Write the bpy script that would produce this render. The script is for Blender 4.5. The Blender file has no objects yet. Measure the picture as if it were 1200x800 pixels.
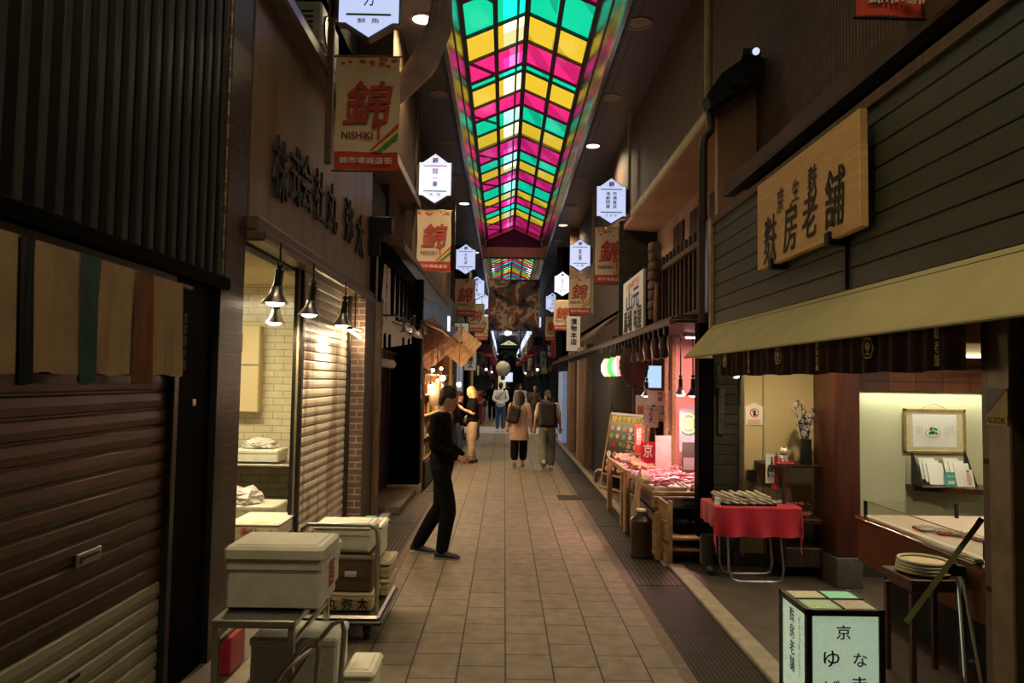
import bpy, bmesh, math, random
from mathutils import Vector, Matrix, Quaternion, noise
R = random.Random(7)
sc = bpy.context.scene
COL = sc.collection
PI = math.pi
# ------------------------------------------------------------------ camera
F = 860.0
yc = Vector((-9, -46, -860)).normalized()
zc = Vector((0.016, 1, -0.0537)); zc = (zc - yc*zc.dot(yc)).normalized()
xc = yc.cross(zc)
CAM = Vector((0, 0, 1.8))
RW = Matrix((xc, yc, zc))                      # camera coordinates -> world
cd = bpy.data.cameras.new('camera'); cd.sensor_width = 36; cd.lens = F/1200*36; cd.clip_end = 500; cd.clip_start = .05
co = bpy.data.objects.new('camera', cd); COL.objects.link(co)
co.matrix_world = Matrix.Translation(CAM) @ RW.to_4x4()
sc.camera = co
# ------------------------------------------------------------------ materials
MATS = {}
def lin(c):
    return tuple(((x/255)/12.92 if x/255 <= .04045 else ((x/255+.055)/1.055)**2.4) for x in c)
def mat(name, c=(.5,.5,.5), c2=None, rough=.6, metal=0, scale=8, bump=0, stretch=(1,1,1), emit=None, es=1, detail=4, bscale=None, spec=.5, trans=0, contrast=.25, sheen=0):
    m = bpy.data.materials.new(name); m.use_nodes = True; MATS[name] = m
    nt = m.node_tree; N = nt.nodes; L = nt.links; b = N['Principled BSDF']
    b.inputs['Base Color'].default_value = (*c, 1); b.inputs['Roughness'].default_value = rough
    b.inputs['Metallic'].default_value = metal; b.inputs['Specular IOR Level'].default_value = spec
    if trans: b.inputs['Transmission Weight'].default_value = trans
    if sheen: b.inputs['Sheen Weight'].default_value = sheen
    tc = N.new('ShaderNodeTexCoord'); mp = N.new('ShaderNodeMapping'); mp.inputs['Scale'].default_value = stretch
    L.new(tc.outputs['Object'], mp.inputs['Vector'])
    nz = N.new('ShaderNodeTexNoise'); nz.inputs['Scale'].default_value = scale; nz.inputs['Detail'].default_value = detail
    L.new(mp.outputs[0], nz.inputs['Vector'])
    if c2 is None: c2 = tuple(min(1, x*(1-contrast)) for x in c)
    cr = N.new('ShaderNodeMapRange'); cr.inputs[1].default_value = .35; cr.inputs[2].default_value = .65
    L.new(nz.outputs['Fac'], cr.inputs[0])
    mx = N.new('ShaderNodeMix'); mx.data_type = 'RGBA'
    mx.inputs[6].default_value = (*c, 1); mx.inputs[7].default_value = (*c2, 1)
    L.new(cr.outputs[0], mx.inputs[0]); L.new(mx.outputs[2], b.inputs['Base Color'])
    if bump:
        n2 = N.new('ShaderNodeTexNoise'); n2.inputs['Scale'].default_value = bscale or scale*3; L.new(mp.outputs[0], n2.inputs['Vector'])
        bp = N.new('ShaderNodeBump'); bp.inputs['Strength'].default_value = bump; bp.inputs['Distance'].default_value = .01
        L.new(n2.outputs['Fac'], bp.inputs['Height']); L.new(bp.outputs[0], b.inputs['Normal'])
    if emit:
        b.inputs['Emission Color'].default_value = (*emit, 1); b.inputs['Emission Strength'].default_value = es
    return m
def brickmat(name, c1, c2, mortar, bw, rh, ms, axes='yz', rough=.6, bump=.4, offset=.5, off=(0,0,0), smooth=.1, spec=.5, noisemix=.3):
    m = bpy.data.materials.new(name); m.use_nodes = True; MATS[name] = m
    nt = m.node_tree; N = nt.nodes; L = nt.links; b = N['Principled BSDF']; b.inputs['Roughness'].default_value = rough
    b.inputs['Specular IOR Level'].default_value = spec
    tc = N.new('ShaderNodeTexCoord'); mp = N.new('ShaderNodeMapping'); mp.inputs['Location'].default_value = off
    L.new(tc.outputs['Object'], mp.inputs['Vector'])
    sp = N.new('ShaderNodeSeparateXYZ'); L.new(mp.outputs[0], sp.inputs[0]); cb = N.new('ShaderNodeCombineXYZ')
    L.new(sp.outputs['xyz'.index(axes[0])], cb.inputs[0]); L.new(sp.outputs['xyz'.index(axes[1])], cb.inputs[1])
    br = N.new('ShaderNodeTexBrick'); L.new(cb.outputs[0], br.inputs['Vector'])
    br.inputs['Color1'].default_value = (*c1, 1); br.inputs['Color2'].default_value = (*c2, 1); br.inputs['Mortar'].default_value = (*mortar, 1)
    br.inputs['Scale'].default_value = 1; br.inputs['Mortar Size'].default_value = ms; br.inputs['Mortar Smooth'].default_value = smooth
    br.inputs['Brick Width'].default_value = bw; br.inputs['Row Height'].default_value = rh; br.offset = offset
    nz = N.new('ShaderNodeTexNoise'); nz.inputs['Scale'].default_value = 9; nz.inputs['Detail'].default_value = 6; L.new(mp.outputs[0], nz.inputs['Vector'])
    mr = N.new('ShaderNodeMapRange'); mr.inputs[3].default_value = 1-noisemix; mr.inputs[4].default_value = 1+noisemix; mr.inputs[1].default_value = .3; mr.inputs[2].default_value = .7
    L.new(nz.outputs['Fac'], mr.inputs[0])
    vm = N.new('ShaderNodeVectorMath'); vm.operation = 'SCALE'; L.new(br.outputs['Color'], vm.inputs[0]); L.new(mr.outputs[0], vm.inputs['Scale'])
    L.new(vm.outputs[0], b.inputs['Base Color'])
    bp = N.new('ShaderNodeBump'); bp.invert = True; bp.inputs['Strength'].default_value = bump; bp.inputs['Distance'].default_value = .006
    L.new(br.outputs['Fac'], bp.inputs['Height']); L.new(bp.outputs[0], b.inputs['Normal'])
    return m
def glass(name, tint=(1,1,1), refl=.08, rough=.02):
    m = bpy.data.materials.new(name); m.use_nodes = True; MATS[name] = m
    nt = m.node_tree; N = nt.nodes; L = nt.links; N.remove(N['Principled BSDF']); out = N['Material Output']
    t = N.new('ShaderNodeBsdfTransparent'); t.inputs[0].default_value = (*tint, 1)
    g = N.new('ShaderNodeBsdfGlossy'); g.inputs['Roughness'].default_value = rough; g.inputs[0].default_value = (1,1,1,1)
    lw = N.new('ShaderNodeLayerWeight'); lw.inputs[0].default_value = .5
    pw = N.new('ShaderNodeMath'); pw.operation = 'POWER'; pw.inputs[1].default_value = 5; L.new(lw.outputs['Facing'], pw.inputs[0])
    ml = N.new('ShaderNodeMath'); ml.operation = 'MULTIPLY_ADD'; ml.inputs[1].default_value = .3; ml.inputs[2].default_value = refl; ml.use_clamp = True
    L.new(pw.outputs[0], ml.inputs[0]); mx = N.new('ShaderNodeMixShader')
    L.new(ml.outputs[0], mx.inputs[0]); L.new(t.outputs[0], mx.inputs[1]); L.new(g.outputs[0], mx.inputs[2]); L.new(mx.outputs[0], out.inputs[0])
    return m
# ------------------------------------------------------------------ text
TCACHE = {}
def glyphs(s, bold=.0, shear=0):
    k = (s, 0, shear)
    if k not in TCACHE:
        c = bpy.data.curves.new('t', 'FONT'); c.body = s; c.resolution_u = 2; c.offset = 0; c.shear = shear; c.extrude = 0
        o = bpy.data.objects.new('t', c); COL.objects.link(o)
        dg = bpy.context.evaluated_depsgraph_get(); dg.update()
        m = bpy.data.meshes.new_from_object(o.evaluated_get(dg))
        vs = [(v.co.x, v.co.y) for v in m.vertices]; fs = [tuple(p.vertices) for p in m.polygons]
        bpy.data.objects.remove(o); bpy.data.curves.remove(c); bpy.data.meshes.remove(m)
        if not vs: vs = [(0,0),(1,0),(1,1)]; fs = []
        x0 = min(v[0] for v in vs); x1 = max(v[0] for v in vs); y0 = min(v[1] for v in vs); y1 = max(v[1] for v in vs)
        w = max(x1-x0, 1e-3); h = max(y1-y0, 1e-3)
        if s in '一ー': h = max(h, w)     # keep thin strokes thin
        yc_ = (y0+y1)/2; xc_ = (x0+x1)/2
        TCACHE[k] = ([((x-xc_)/w, (y-yc_)/h) for x, y in vs], fs, w, h)
    return TCACHE[k]
X, Y, Z = Vector((1,0,0)), Vector((0,1,0)), Vector((0,0,1))
# ------------------------------------------------------------------ mesh builder
class M:
    def __init__(s): s.v = []; s.f = []; s.mi = []; s.sm = []; s.mats = []
    def m(s, name):
        if name not in s.mats: s.mats.append(name)
        return s.mats.index(name)
    def add(s, vs, fs, mat, smooth=False):
        b = len(s.v); k = s.m(mat); s.v += [Vector(v) for v in vs]
        for f in fs: s.f.append([b+i for i in f]); s.mi.append(k); s.sm.append(smooth)
        return s
    def box(s, x0, x1, y0, y1, z0, z1, mat, bev=0, M4=None):
        x0, x1 = sorted((x0, x1)); y0, y1 = sorted((y0, y1)); z0, z1 = sorted((z0, z1))
        b = min(bev, (x1-x0)*.45, (y1-y0)*.45, (z1-z0)*.45) if bev else 0
        if not b:
            vs = [(x,y,z) for x in (x0,x1) for y in (y0,y1) for z in (z0,z1)]
            fs = [(0,1,3,2),(4,6,7,5),(0,4,5,1),(2,3,7,6),(0,2,6,4),(1,5,7,3)]
        else:
            vs = []; idx = {}
            for i, x in enumerate((x0,x1)):
                for j, y in enumerate((y0,y1)):
                    for k, z in enumerate((z0,z1)):
                        sx, sy, sz = (b if not i else -b), (b if not j else -b), (b if not k else -b)
                        idx[i,j,k] = len(vs); vs += [(x,y+sy,z+sz), (x+sx,y,z+sz), (x+sx,y+sy,z)]
            g = lambda i,j,k,a: idx[i,j,k]+a
            fs = []
            for i in (0,1): fs.append([g(i,0,0,0),g(i,1,0,0),g(i,1,1,0),g(i,0,1,0)][::(-1 if not i else 1)])
            for j in (0,1): fs.append([g(0,j,0,1),g(1,j,0,1),g(1,j,1,1),g(0,j,1,1)][::(1 if not j else -1)])
            for k in (0,1): fs.append([g(0,0,k,2),g(1,0,k,2),g(1,1,k,2),g(0,1,k,2)][::(-1 if not k else 1)])
            for i in (0,1):
                for j in (0,1): fs.append([g(i,j,0,0),g(i,j,1,0),g(i,j,1,1),g(i,j,0,1)])
            for i in (0,1):
                for k in (0,1): fs.append([g(i,0,k,0),g(i,1,k,0),g(i,1,k,2),g(i,0,k,2)])
            for j in (0,1):
                for k in (0,1): fs.append([g(0,j,k,1),g(1,j,k,1),g(1,j,k,2),g(0,j,k,2)])
            for i in (0,1):
                for j in (0,1):
                    for k in (0,1): fs.append([g(i,j,k,0),g(i,j,k,1),g(i,j,k,2)])
        if M4 is not None: vs = [M4 @ Vector(v) for v in vs]
        return s.add(vs, fs, mat)
    def bar(s, a, b, w, h, mat, up=Z, bev=0):
        a, b = Vector(a), Vector(b); d = (b-a); L_ = d.length; d.normalize()
        r = d.cross(up)
        if r.length < 1e-4: r = d.cross(X)
        r.normalize(); u = r.cross(d)
        M4 = Matrix(((r.x,d.x,u.x,a.x),(r.y,d.y,u.y,a.y),(r.z,d.z,u.z,a.z),(0,0,0,1)))
        return s.box(-w/2, w/2, 0, L_, -h/2, h/2, mat, bev, M4)
    def tube(s, pts, r, mat, n=8, cap=True, ry=None):
        pts = [Vector(p) for p in pts]; rs = r if isinstance(r, (list, tuple)) else [r]*len(pts)
        t = (pts[1]-pts[0]).normalized(); u = t.cross(Z)
        if u.length < .05: u = t.cross(X)
        u.normalize(); vs = []; fs = []
        for i, p in enumerate(pts):
            t = (pts[min(i+1,len(pts)-1)]-pts[max(i-1,0)]).normalized()
            u = (u-t*u.dot(t)); u = u.normalized() if u.length > 1e-5 else t.orthogonal().normalized()
            w = t.cross(u)
            for k in range(n):
                a = 2*PI*k/n; vs.append(p+u*math.cos(a)*rs[i]+w*math.sin(a)*rs[i]*(ry or 1))
        for i in range(len(pts)-1):
            for k in range(n): fs.append((i*n+k, i*n+(k+1)%n, (i+1)*n+(k+1)%n, (i+1)*n+k))
        if cap: fs += [tuple(range(n))[::-1], tuple(range((len(pts)-1)*n, len(pts)*n))]
        return s.add(vs, fs, mat, True)
    def lathe(s, prof, c, mat, n=20, ax=Z, sx=1, sy=1, cap=True):
        c = Vector(c); ax = Vector(ax).normalized(); u = ax.orthogonal().normalized() if abs(ax.z) < .99 else X.copy(); w = ax.cross(u); vs = []; fs = []
        for r, h in prof:
            for k in range(n):
                a = 2*PI*k/n; vs.append(c+ax*h+u*math.cos(a)*r*sx+w*math.sin(a)*r*sy)
        for i in range(len(prof)-1):
            for k in range(n): fs.append((i*n+k, i*n+(k+1)%n, (i+1)*n+(k+1)%n, (i+1)*n+k))
        if cap and prof[0][0] > 1e-4: fs.append(tuple(range(n))[::-1])
        if cap and prof[-1][0] > 1e-4: fs.append(tuple(range((len(prof)-1)*n, len(prof)*n)))
        return s.add(vs, fs, mat, True)
    def ball(s, c, r, mat, n=14, k=9, sc_=(1,1,1)):
        c = Vector(c); vs = [c+Vector((0,0,-r*sc_[2]))]; fs = []
        for i in range(1, k):
            a = PI*i/k
            for j in range(n):
                b = 2*PI*j/n; vs.append(c+Vector((math.sin(a)*math.cos(b)*r*sc_[0], math.sin(a)*math.sin(b)*r*sc_[1], -math.cos(a)*r*sc_[2])))
        vs.append(c+Vector((0,0,r*sc_[2]))); t = len(vs)-1
        for j in range(n):
            fs.append((0, 1+(j+1)%n, 1+j)); fs.append((t, 1+(k-2)*n+j, 1+(k-2)*n+(j+1)%n))
            for i in range(k-2): fs.append((1+i*n+j, 1+i*n+(j+1)%n, 1+(i+1)*n+(j+1)%n, 1+(i+1)*n+j))
        return s.add(vs, fs, mat, True)
    def prism(s, poly, o, u, w, d, mat, smooth=False):
        """poly in (u,w) plane at o, extruded by vector d"""
        o, u, w, d = Vector(o), Vector(u), Vector(w), Vector(d); n = len(poly)
        vs = [o+u*a+w*b for a, b in poly] + [o+u*a+w*b+d for a, b in poly]
        fs = [tuple(range(n))[::-1], tuple(range(n, 2*n))] + [(i, (i+1)%n, n+(i+1)%n, n+i) for i in range(n)]
        return s.add(vs, fs, mat, smooth)
    def quad(s, a, b, c, d, mat): return s.add([a,b,c,d], [(0,1,2,3)], mat)
    def sheet(s, fn, nu, nv, mat, smooth=True, thick=0):
        """fn(u,v)->point for u,v in 0..1; thick gives it a second side"""
        vs = [Vector(fn(i/nu, j/nv)) for i in range(nu+1) for j in range(nv+1)]
        fs = [(i*(nv+1)+j, (i+1)*(nv+1)+j, (i+1)*(nv+1)+j+1, i*(nv+1)+j+1) for i in range(nu) for j in range(nv)]
        if thick:
            n0 = len(vs); nrm = [Vector() for _ in vs]
            for f in fs:
                q = (vs[f[2]]-vs[f[0]]).cross(vs[f[3]]-vs[f[1]])
                for i in f: nrm[i] += q
            vs += [v-(nn.normalized() if nn.length > 0 else Z)*thick for v, nn in zip(vs, nrm)]
            fs2 = [tuple(n0+i for i in f[::-1]) for f in fs]
            ring = [i*(nv+1) for i in range(nu+1)] + [nu*(nv+1)+j for j in range(1, nv+1)] + [i*(nv+1)+nv for i in range(nu-1, -1, -1)] + [j for j in range(nv-1, 0, -1)]
            fs = fs+fs2+[(ring[k], ring[(k+1)%len(ring)], n0+ring[(k+1)%len(ring)], n0+ring[k])[::-1] for k in range(len(ring))]
        return s.add(vs, fs, mat, smooth)
    def text(s, t, c, r, u, w, h, mat, bold=.0, depth=0, shear=0):
        """string t stretched into a w x h box centred at c, right r, up u"""
        c, r, u = Vector(c), Vector(r), Vector(u); vs, fs, gw, gh = glyphs(t, bold, shear)
        if bold:
            q = bold*.8; k_ = min(w/gw, h/gh); e = r.cross(u)*.0003
            for i, (dx, dy) in enumerate(((-1,0),(1,0),(0,-1),(0,1),(-.7,-.7),(.7,.7))): s.text(t, c+r*dx*q*k_+u*dy*q*k_+e*i, r, u, w, h, mat, 0, depth if i < 2 else 0, shear) if not (depth and i > 3) else None
        n = r.cross(u)
        if depth:
            nn = len(vs); P = [c+r*x*w+u*y*h for x, y in vs]
            s.add([p+n*depth for p in P], fs, mat)
            ed = {}
            for f in fs:
                for i in range(len(f)):
                    e = (f[i], f[(i+1)%len(f)]); k = tuple(sorted(e)); ed[k] = None if k in ed else e
            side = [(e[0], e[1], nn+e[1], nn+e[0]) for e in ed.values() if e]
            return s.add([p for p in P]+[p+n*depth for p in P], side, mat)
        return s.add([c+r*x*w+u*y*h+n*.002 for x, y in vs], fs, mat)
    def vtext(s, t, c, r, u, w, h, mat, bold=.0, gap=.12, depth=0, shear=0):
        n = len(t); ch = h/n; c, u = Vector(c), Vector(u)
        for i, q in enumerate(t): s.text(q, c+u*(h/2-ch*(i+.5)), r, u, w, ch*(1-gap), mat, bold, depth, shear)
        return s
    def htext(s, t, c, r, u, w, h, mat, bold=.0, gap=.12, depth=0, shear=0):
        n = len(t); cw = w/n; c, r_ = Vector(c), Vector(r)
        for i, q in enumerate(t): s.text(q, c-r_*(w/2-cw*(i+.5)), r, u, cw*(1-gap), h, mat, bold, depth, shear)
        return s
def seg(c, r, n=16, a0=0, sx=1, sy=1): return [(c[0]+math.cos(a0+2*PI*i/n)*r*sx, c[1]+math.sin(a0+2*PI*i/n)*r*sy) for i in range(n)]
# ------------------------------------------------------------------ objects
def tag(o, label=None, cat=None, group=None, kind=None):
    if label: o['label'] = label
    if cat: o['category'] = cat
    if group: o['group'] = group
    if kind: o['kind'] = kind
    return o
def wloc(p):
    v = Vector()
    while p is not None: v += p.location; p = p.parent
    return v
def obj(name, mb, parent=None, label=None):
    me = bpy.data.meshes.new(name); off = wloc(parent)
    me.from_pydata([v-off for v in mb.v], [], mb.f)
    for n in mb.mats: me.materials.append(MATS[n])
    me.polygons.foreach_set('material_index', mb.mi); me.polygons.foreach_set('use_smooth', mb.sm)
    me.update()
    if any(mb.sm): me.set_sharp_from_angle(angle=math.radians(40))
    o = bpy.data.objects.new(name, me); COL.objects.link(o); o.parent = parent
    if label: o['label'] = label
    return o
def thing(name, label, cat, loc=(0,0,0), group=None, kind=None):
    o = bpy.data.objects.new(name, None); o.empty_display_size = .05; COL.objects.link(o); o.location = loc
    return tag(o, label, cat, group, kind)
def one(name, mb, label, cat, group=None): return tag(obj(name, mb), label, cat, group)
def struct(name, mb, label=None, cat=None): return tag(obj(name, mb), label, cat, None, 'structure')
def copy(o, loc=None, label=None, group=None, rz=None, parent=None, scale=None):
    c = o.copy(); COL.objects.link(c); c.parent = parent
    if loc is not None: c.location = loc
    if rz is not None: c.rotation_euler = (0,0,rz)
    if scale is not None: c.scale = (scale,)*3
    if label: c['label'] = label
    if group: c['group'] = group
    for ch in list(o.children): copy(ch, parent=c)
    return c
def light(name, kind, loc, energy, col=(1,.78,.5), size=.1, parent=None, spot=None, to=None, blend=.6, sy=None):
    l = bpy.data.lights.new(name, kind); l.energy = energy; l.color = col
    if kind == 'AREA':
        l.size = size
        if sy: l.shape = 'RECTANGLE'; l.size_y = sy
    elif kind == 'SUN': l.angle = size
    else: l.shadow_soft_size = size
    if kind == 'SPOT': l.spot_size = math.radians(spot or 100); l.spot_blend = blend
    o = bpy.data.objects.new(name, l); COL.objects.link(o)
    if parent: o.parent = parent; o.location = Vector(loc)-wloc(parent)
    else: o.location = loc
    if to is not None: o.rotation_euler = (Vector(to)-Vector(loc)).to_track_quat('-Z','Y').to_euler()
    return o
# ================================================================== materials in use
mat('black', (.006,.006,.006), rough=.35, contrast=.1); mat('black_matte', (.012,.011,.01), rough=.8)
mat('black_paint', (.003,.0027,.0025), rough=.6, scale=3, bump=.05, spec=.02)
mat('dark_metal', (.05,.045,.04), rough=.4, metal=.7); mat('steel', (.5,.48,.45), rough=.28, metal=1, contrast=.15)
mat('chrome', (.8,.79,.77), rough=.12, metal=1, contrast=.05); mat('brass', (.55,.42,.2), rough=.35, metal=1)
mat('dark_wood', (.05,.028,.017), (.025,.014,.009), rough=.5, scale=4, stretch=(8,8,1), bump=.15)
mat('old_wood', (.13,.08,.045), (.07,.042,.024), rough=.7, scale=4, stretch=(7,7,1), bump=.3)
mat('red_wood', (.08,.02,.011), (.05,.013,.008), rough=.38, scale=4, stretch=(8,8,1))
mat('crate_wood', (.42,.26,.12), (.28,.16,.07), rough=.7, scale=3, stretch=(8,1,8), bump=.2)
mat('sign_wood', (.78,.5,.21), (.66,.4,.15), rough=.45, scale=2.2, stretch=(1,1.2,14), detail=6)
mat('plank_wood', (.55,.34,.16), (.4,.23,.1), rough=.6, scale=3, stretch=(8,2,2), bump=.15)
mat('ink', (.008,.007,.007), rough=.6, contrast=.05); mat('white_ink', (.75,.72,.66), rough=.7, contrast=.05)
mat('red_ink', (.6,.03,.02), rough=.7, contrast=.05); mat('green_ink', (.03,.3,.09), rough=.7, contrast=.05); mat('blue_ink', (.02,.05,.3), rough=.7)
mat('yellow_ink', (.75,.6,.03), rough=.6, contrast=.05); mat('grey_ink', (.2,.19,.18), rough=.7)
mat('styro', (.76,.77,.64), (.66,.67,.54), rough=.65, scale=20, bump=.12, bscale=220)
mat('styro_lid', (.8,.78,.64), (.68,.66,.52), rough=.6, scale=6, bump=.12, bscale=220)
mat('box_cream', (.6,.52,.32), rough=.6); mat('box_yellow', (.75,.6,.28), rough=.6)
mat('plastic_bag', (.75,.72,.7), rough=.2, bump=.8, bscale=40, spec=.8)
mat('cloth_red', (.52,.006,.035), (.42,.004,.026), rough=.85, scale=5, sheen=.3)
mat('cloth_maroon', (.05,.014,.012), (.03,.009,.008), rough=.9, scale=5)
mat('noren_beige', (.36,.25,.14), (.3,.2,.11), rough=.95, scale=6, bump=.2, bscale=200)
mat('noren_teal', (.03,.075,.06), rough=.95); mat('noren_brown', (.17,.06,.025), rough=.95); mat('noren_navy', (.008,.01,.014), rough=.95)
mat('awning', (.47,.43,.21), (.41,.37,.18), rough=.85, scale=3, bump=.15, bscale=150)
mat('banner_cloth', (.72,.6,.42), (.66,.5,.32), rough=.9, scale=3); mat('banner_red', (.6,.07,.03), (.48,.045,.02), rough=.9, scale=4)
mat('banner_orange', (.55,.13,.05), (.42,.08,.03), rough=.85, scale=14); mat('banner_peach', (.72,.4,.22), (.7,.5,.33), rough=.9, scale=14); mat('banner_purple', (.3,.2,.36), rough=.9)
mat('curtain_cloth', (.5,.42,.34), (.32,.26,.2), rough=.9, scale=3, stretch=(1,1,1), bump=.3)
mat('lightbox', (.75,.77,.85), rough=.35, emit=(.52,.6,.9), es=1.0, contrast=.05)
mat('lightbox_far', (.75,.77,.85), rough=.35, emit=(.6,.68,.9), es=1.1, contrast=.05)
mat('paper_lit', (.8,.82,.66), (.4,.52,.38), rough=.8, scale=26, emit=(.42,.56,.4), es=.62, detail=8)
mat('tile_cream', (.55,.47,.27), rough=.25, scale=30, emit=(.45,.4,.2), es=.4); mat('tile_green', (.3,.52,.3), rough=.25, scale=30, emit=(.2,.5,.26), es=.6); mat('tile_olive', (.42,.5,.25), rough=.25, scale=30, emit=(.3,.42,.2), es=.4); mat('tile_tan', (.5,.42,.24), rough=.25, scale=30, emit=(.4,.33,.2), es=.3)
mat('bulb', (1,1,1), emit=(1,.78,.5), es=14, contrast=0); mat('bulb_soft', (1,1,1), emit=(1,.82,.6), es=5, contrast=0)
mat('bulb_pink', (1,1,1), emit=(1,.6,.62), es=12, contrast=0); mat('downlight_off', (.33,.26,.2), rough=.6)
mat('downlight_on', (1,1,1), emit=(1,.85,.62), es=5, contrast=0)
mat('bronze_panel', (.27,.18,.1), (.15,.1,.058), rough=.42, metal=.15, scale=1.2, stretch=(1,3,.35), detail=8, bump=.08)
mat('fascia', (.14,.09,.055), (.08,.055,.036), rough=.4, metal=.2, scale=2)
mat('corrugated', (.019,.02,.015), (.013,.014,.011), rough=.5, scale=3, metal=.2)
mat('shutter_brown', (.082,.05,.023), (.058,.035,.016), rough=.4, scale=5, stretch=(1,.4,6), metal=.25)
mat('shutter_grey', (.4,.39,.27), (.33,.32,.22), rough=.4, scale=4, metal=.2)
mat('shutter_dark', (.035,.026,.02), rough=.5, metal=.3)
mat('wall_dark', (.05,.038,.03), (.03,.024,.019), rough=.8, scale=2); mat('wall_brown', (.11,.07,.048), (.075,.05,.035), rough=.9, spec=.1, scale=1.5)
mat('plaster_tan', (.42,.25,.15), (.33,.19,.11), rough=.9, scale=2, bump=.1); mat('soffit_red', (.16,.085,.055), rough=.8)
mat('beige_trim', (.4,.34,.2), rough=.6); mat('cream_wall', (.62,.52,.3), (.58,.48,.27), rough=.8, scale=2); mat('green_wall', (.6,.6,.4), (.56,.56,.37), rough=.85, scale=2)
mat('concrete', (.3,.27,.22), (.22,.2,.16), rough=.85, scale=6, bump=.15); mat('kerb', (.36,.31,.23), (.28,.24,.17), rough=.8, scale=10, bump=.1)
mat('shop_floor', (.1,.078,.06), (.065,.05,.04), rough=.5, scale=5, bump=.1); mat('stone', (.12,.11,.09), (.08,.07,.06), rough=.8, scale=30)
mat('red_strip', (.15,.1,.072), (.11,.075,.055), rough=.75, scale=12); mat('street_blue', (.4,.4,.4), rough=.8)
mat('skin', (.55,.29,.19), rough=.55, contrast=.08); mat('hair_dark', (.016,.01,.007), rough=.5, bump=.5, bscale=60); mat('hair_blonde', (.62,.44,.2), (.45,.28,.1), rough=.5, scale=20, bump=.5, bscale=60)
mat('cloth_black', (.005,.005,.0055), rough=.95, spec=.1, bump=.2, bscale=30); mat('cloth_cream', (.62,.5,.36), rough=.85, bump=.2, bscale=30); mat('cloth_pinkbeige', (.5,.33,.24), rough=.9, bump=.2, bscale=30)
mat('cloth_white', (.75,.76,.8), rough=.85, bump=.2, bscale=30); mat('denim', (.04,.08,.17), rough=.9); mat('cloth_green', (.2,.22,.17), rough=.9, bump=.2, bscale=30); mat('cloth_brown', (.2,.14,.09), rough=.9)
mat('leather_red', (.2,.03,.025), rough=.5); mat('shoe_black', (.02,.018,.017), rough=.5); mat('shoe_white', (.7,.68,.64), rough=.6)
mat('fish_pink', (.85,.38,.42), (.65,.12,.22), rough=.35, scale=30); mat('package', (.6,.45,.2), (.42,.3,.12), rough=.3, scale=40, spec=.7)
mat('orange_paper', (.7,.12,.05), (.5,.05,.02), rough=.6, scale=20); mat('clear_wrap', (.7,.62,.5), rough=.15, spec=1)
mat('leaf', (.06,.12,.05), rough=.6); mat('flower', (.7,.58,.68), rough=.7); mat('vase', (.02,.022,.02), rough=.25)
mat('basket', (.78,.57,.3), (.62,.44,.22), rough=.7, scale=60, bump=.4, bscale=120); mat('basket_rim', (.8,.74,.52), rough=.5)
mat('bamboo', (.17,.21,.07), (.22,.24,.1), rough=.4, scale=6); mat('counter_wood', (.22,.075,.03), (.16,.05,.02), rough=.35, scale=3, stretch=(6,1,1)); mat('counter_end', (.4,.2,.08), (.33,.16,.06), rough=.4, scale=3)
mat('counter_top', (.62,.5,.4), (.58,.46,.36), rough=.35); mat('paper', (.78,.77,.72), rough=.7, contrast=.06); mat('paper_teal', (.05,.3,.27), rough=.6); mat('gold_frame', (.42,.29,.12), rough=.4, metal=.4)
mat('ac_white', (.5,.5,.42), rough=.5); mat('tv_lit', (.1,.1,.1), (.3,.1,.4), rough=.2, scale=5, emit=(.4,.6,.8), es=1.2)
mat('menu_black', (.015,.015,.018), rough=.3); mat('menu_green', (.15,.45,.05), rough=.5); mat('food_a', (.6,.45,.3), (.5,.2,.1), rough=.5, scale=30); mat('food_b', (.75,.3,.08), rough=.5, scale=30); mat('food_c', (.65,.6,.55), (.4,.3,.3), rough=.5, scale=30)
mat('neon_green', (.3,.8,.2), emit=(.25,.9,.15), es=1.0); mat('lantern_green', (.1,.7,.15), emit=(.05,.75,.12), es=1.3); mat('lantern_white', (.9,.8,.6), emit=(1,.78,.36), es=1.15); mat('lantern_pink', (.9,.5,.45), emit=(1,.42,.38), es=1.1)
mat('pink_wall', (.8,.3,.27), (.7,.35,.3), rough=.6, scale=2); mat('gold_yellow', (.7,.5,.05), rough=.4); mat('navy', (.015,.03,.08), rough=.4)
brickmat('floor_tiles', (.19,.155,.105), (.165,.135,.09), (.03,.024,.017), .4, .297, .006, 'yx', rough=.6, bump=.5, off=(-.63,.06,0), noisemix=.22, spec=.3)
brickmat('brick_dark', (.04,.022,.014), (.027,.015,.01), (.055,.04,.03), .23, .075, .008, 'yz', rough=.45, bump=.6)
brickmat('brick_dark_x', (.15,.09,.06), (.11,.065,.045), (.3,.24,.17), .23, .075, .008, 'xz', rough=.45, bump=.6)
brickmat('brick_moss', (.035,.033,.02), (.024,.022,.015), (.015,.012,.01), .22, .07, .008, 'xz', rough=.8, bump=.6)
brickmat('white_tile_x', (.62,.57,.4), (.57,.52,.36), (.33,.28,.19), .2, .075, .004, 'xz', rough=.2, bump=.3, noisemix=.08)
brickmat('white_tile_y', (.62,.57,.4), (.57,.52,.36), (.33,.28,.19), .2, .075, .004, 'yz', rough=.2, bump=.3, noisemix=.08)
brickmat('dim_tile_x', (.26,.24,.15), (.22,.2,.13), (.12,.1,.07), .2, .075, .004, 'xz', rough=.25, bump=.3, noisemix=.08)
brickmat('black_tile_x', (.03,.03,.025), (.022,.022,.02), (.008,.008,.007), .3, .1, .006, 'xz', rough=.25, bump=.5, offset=0)
brickmat('ceiling_panel', (.1,.08,.065), (.085,.068,.055), (.015,.012,.01), 2.8, .93, .012, 'yx', rough=.45, bump=.4, offset=0, noisemix=.1)
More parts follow.
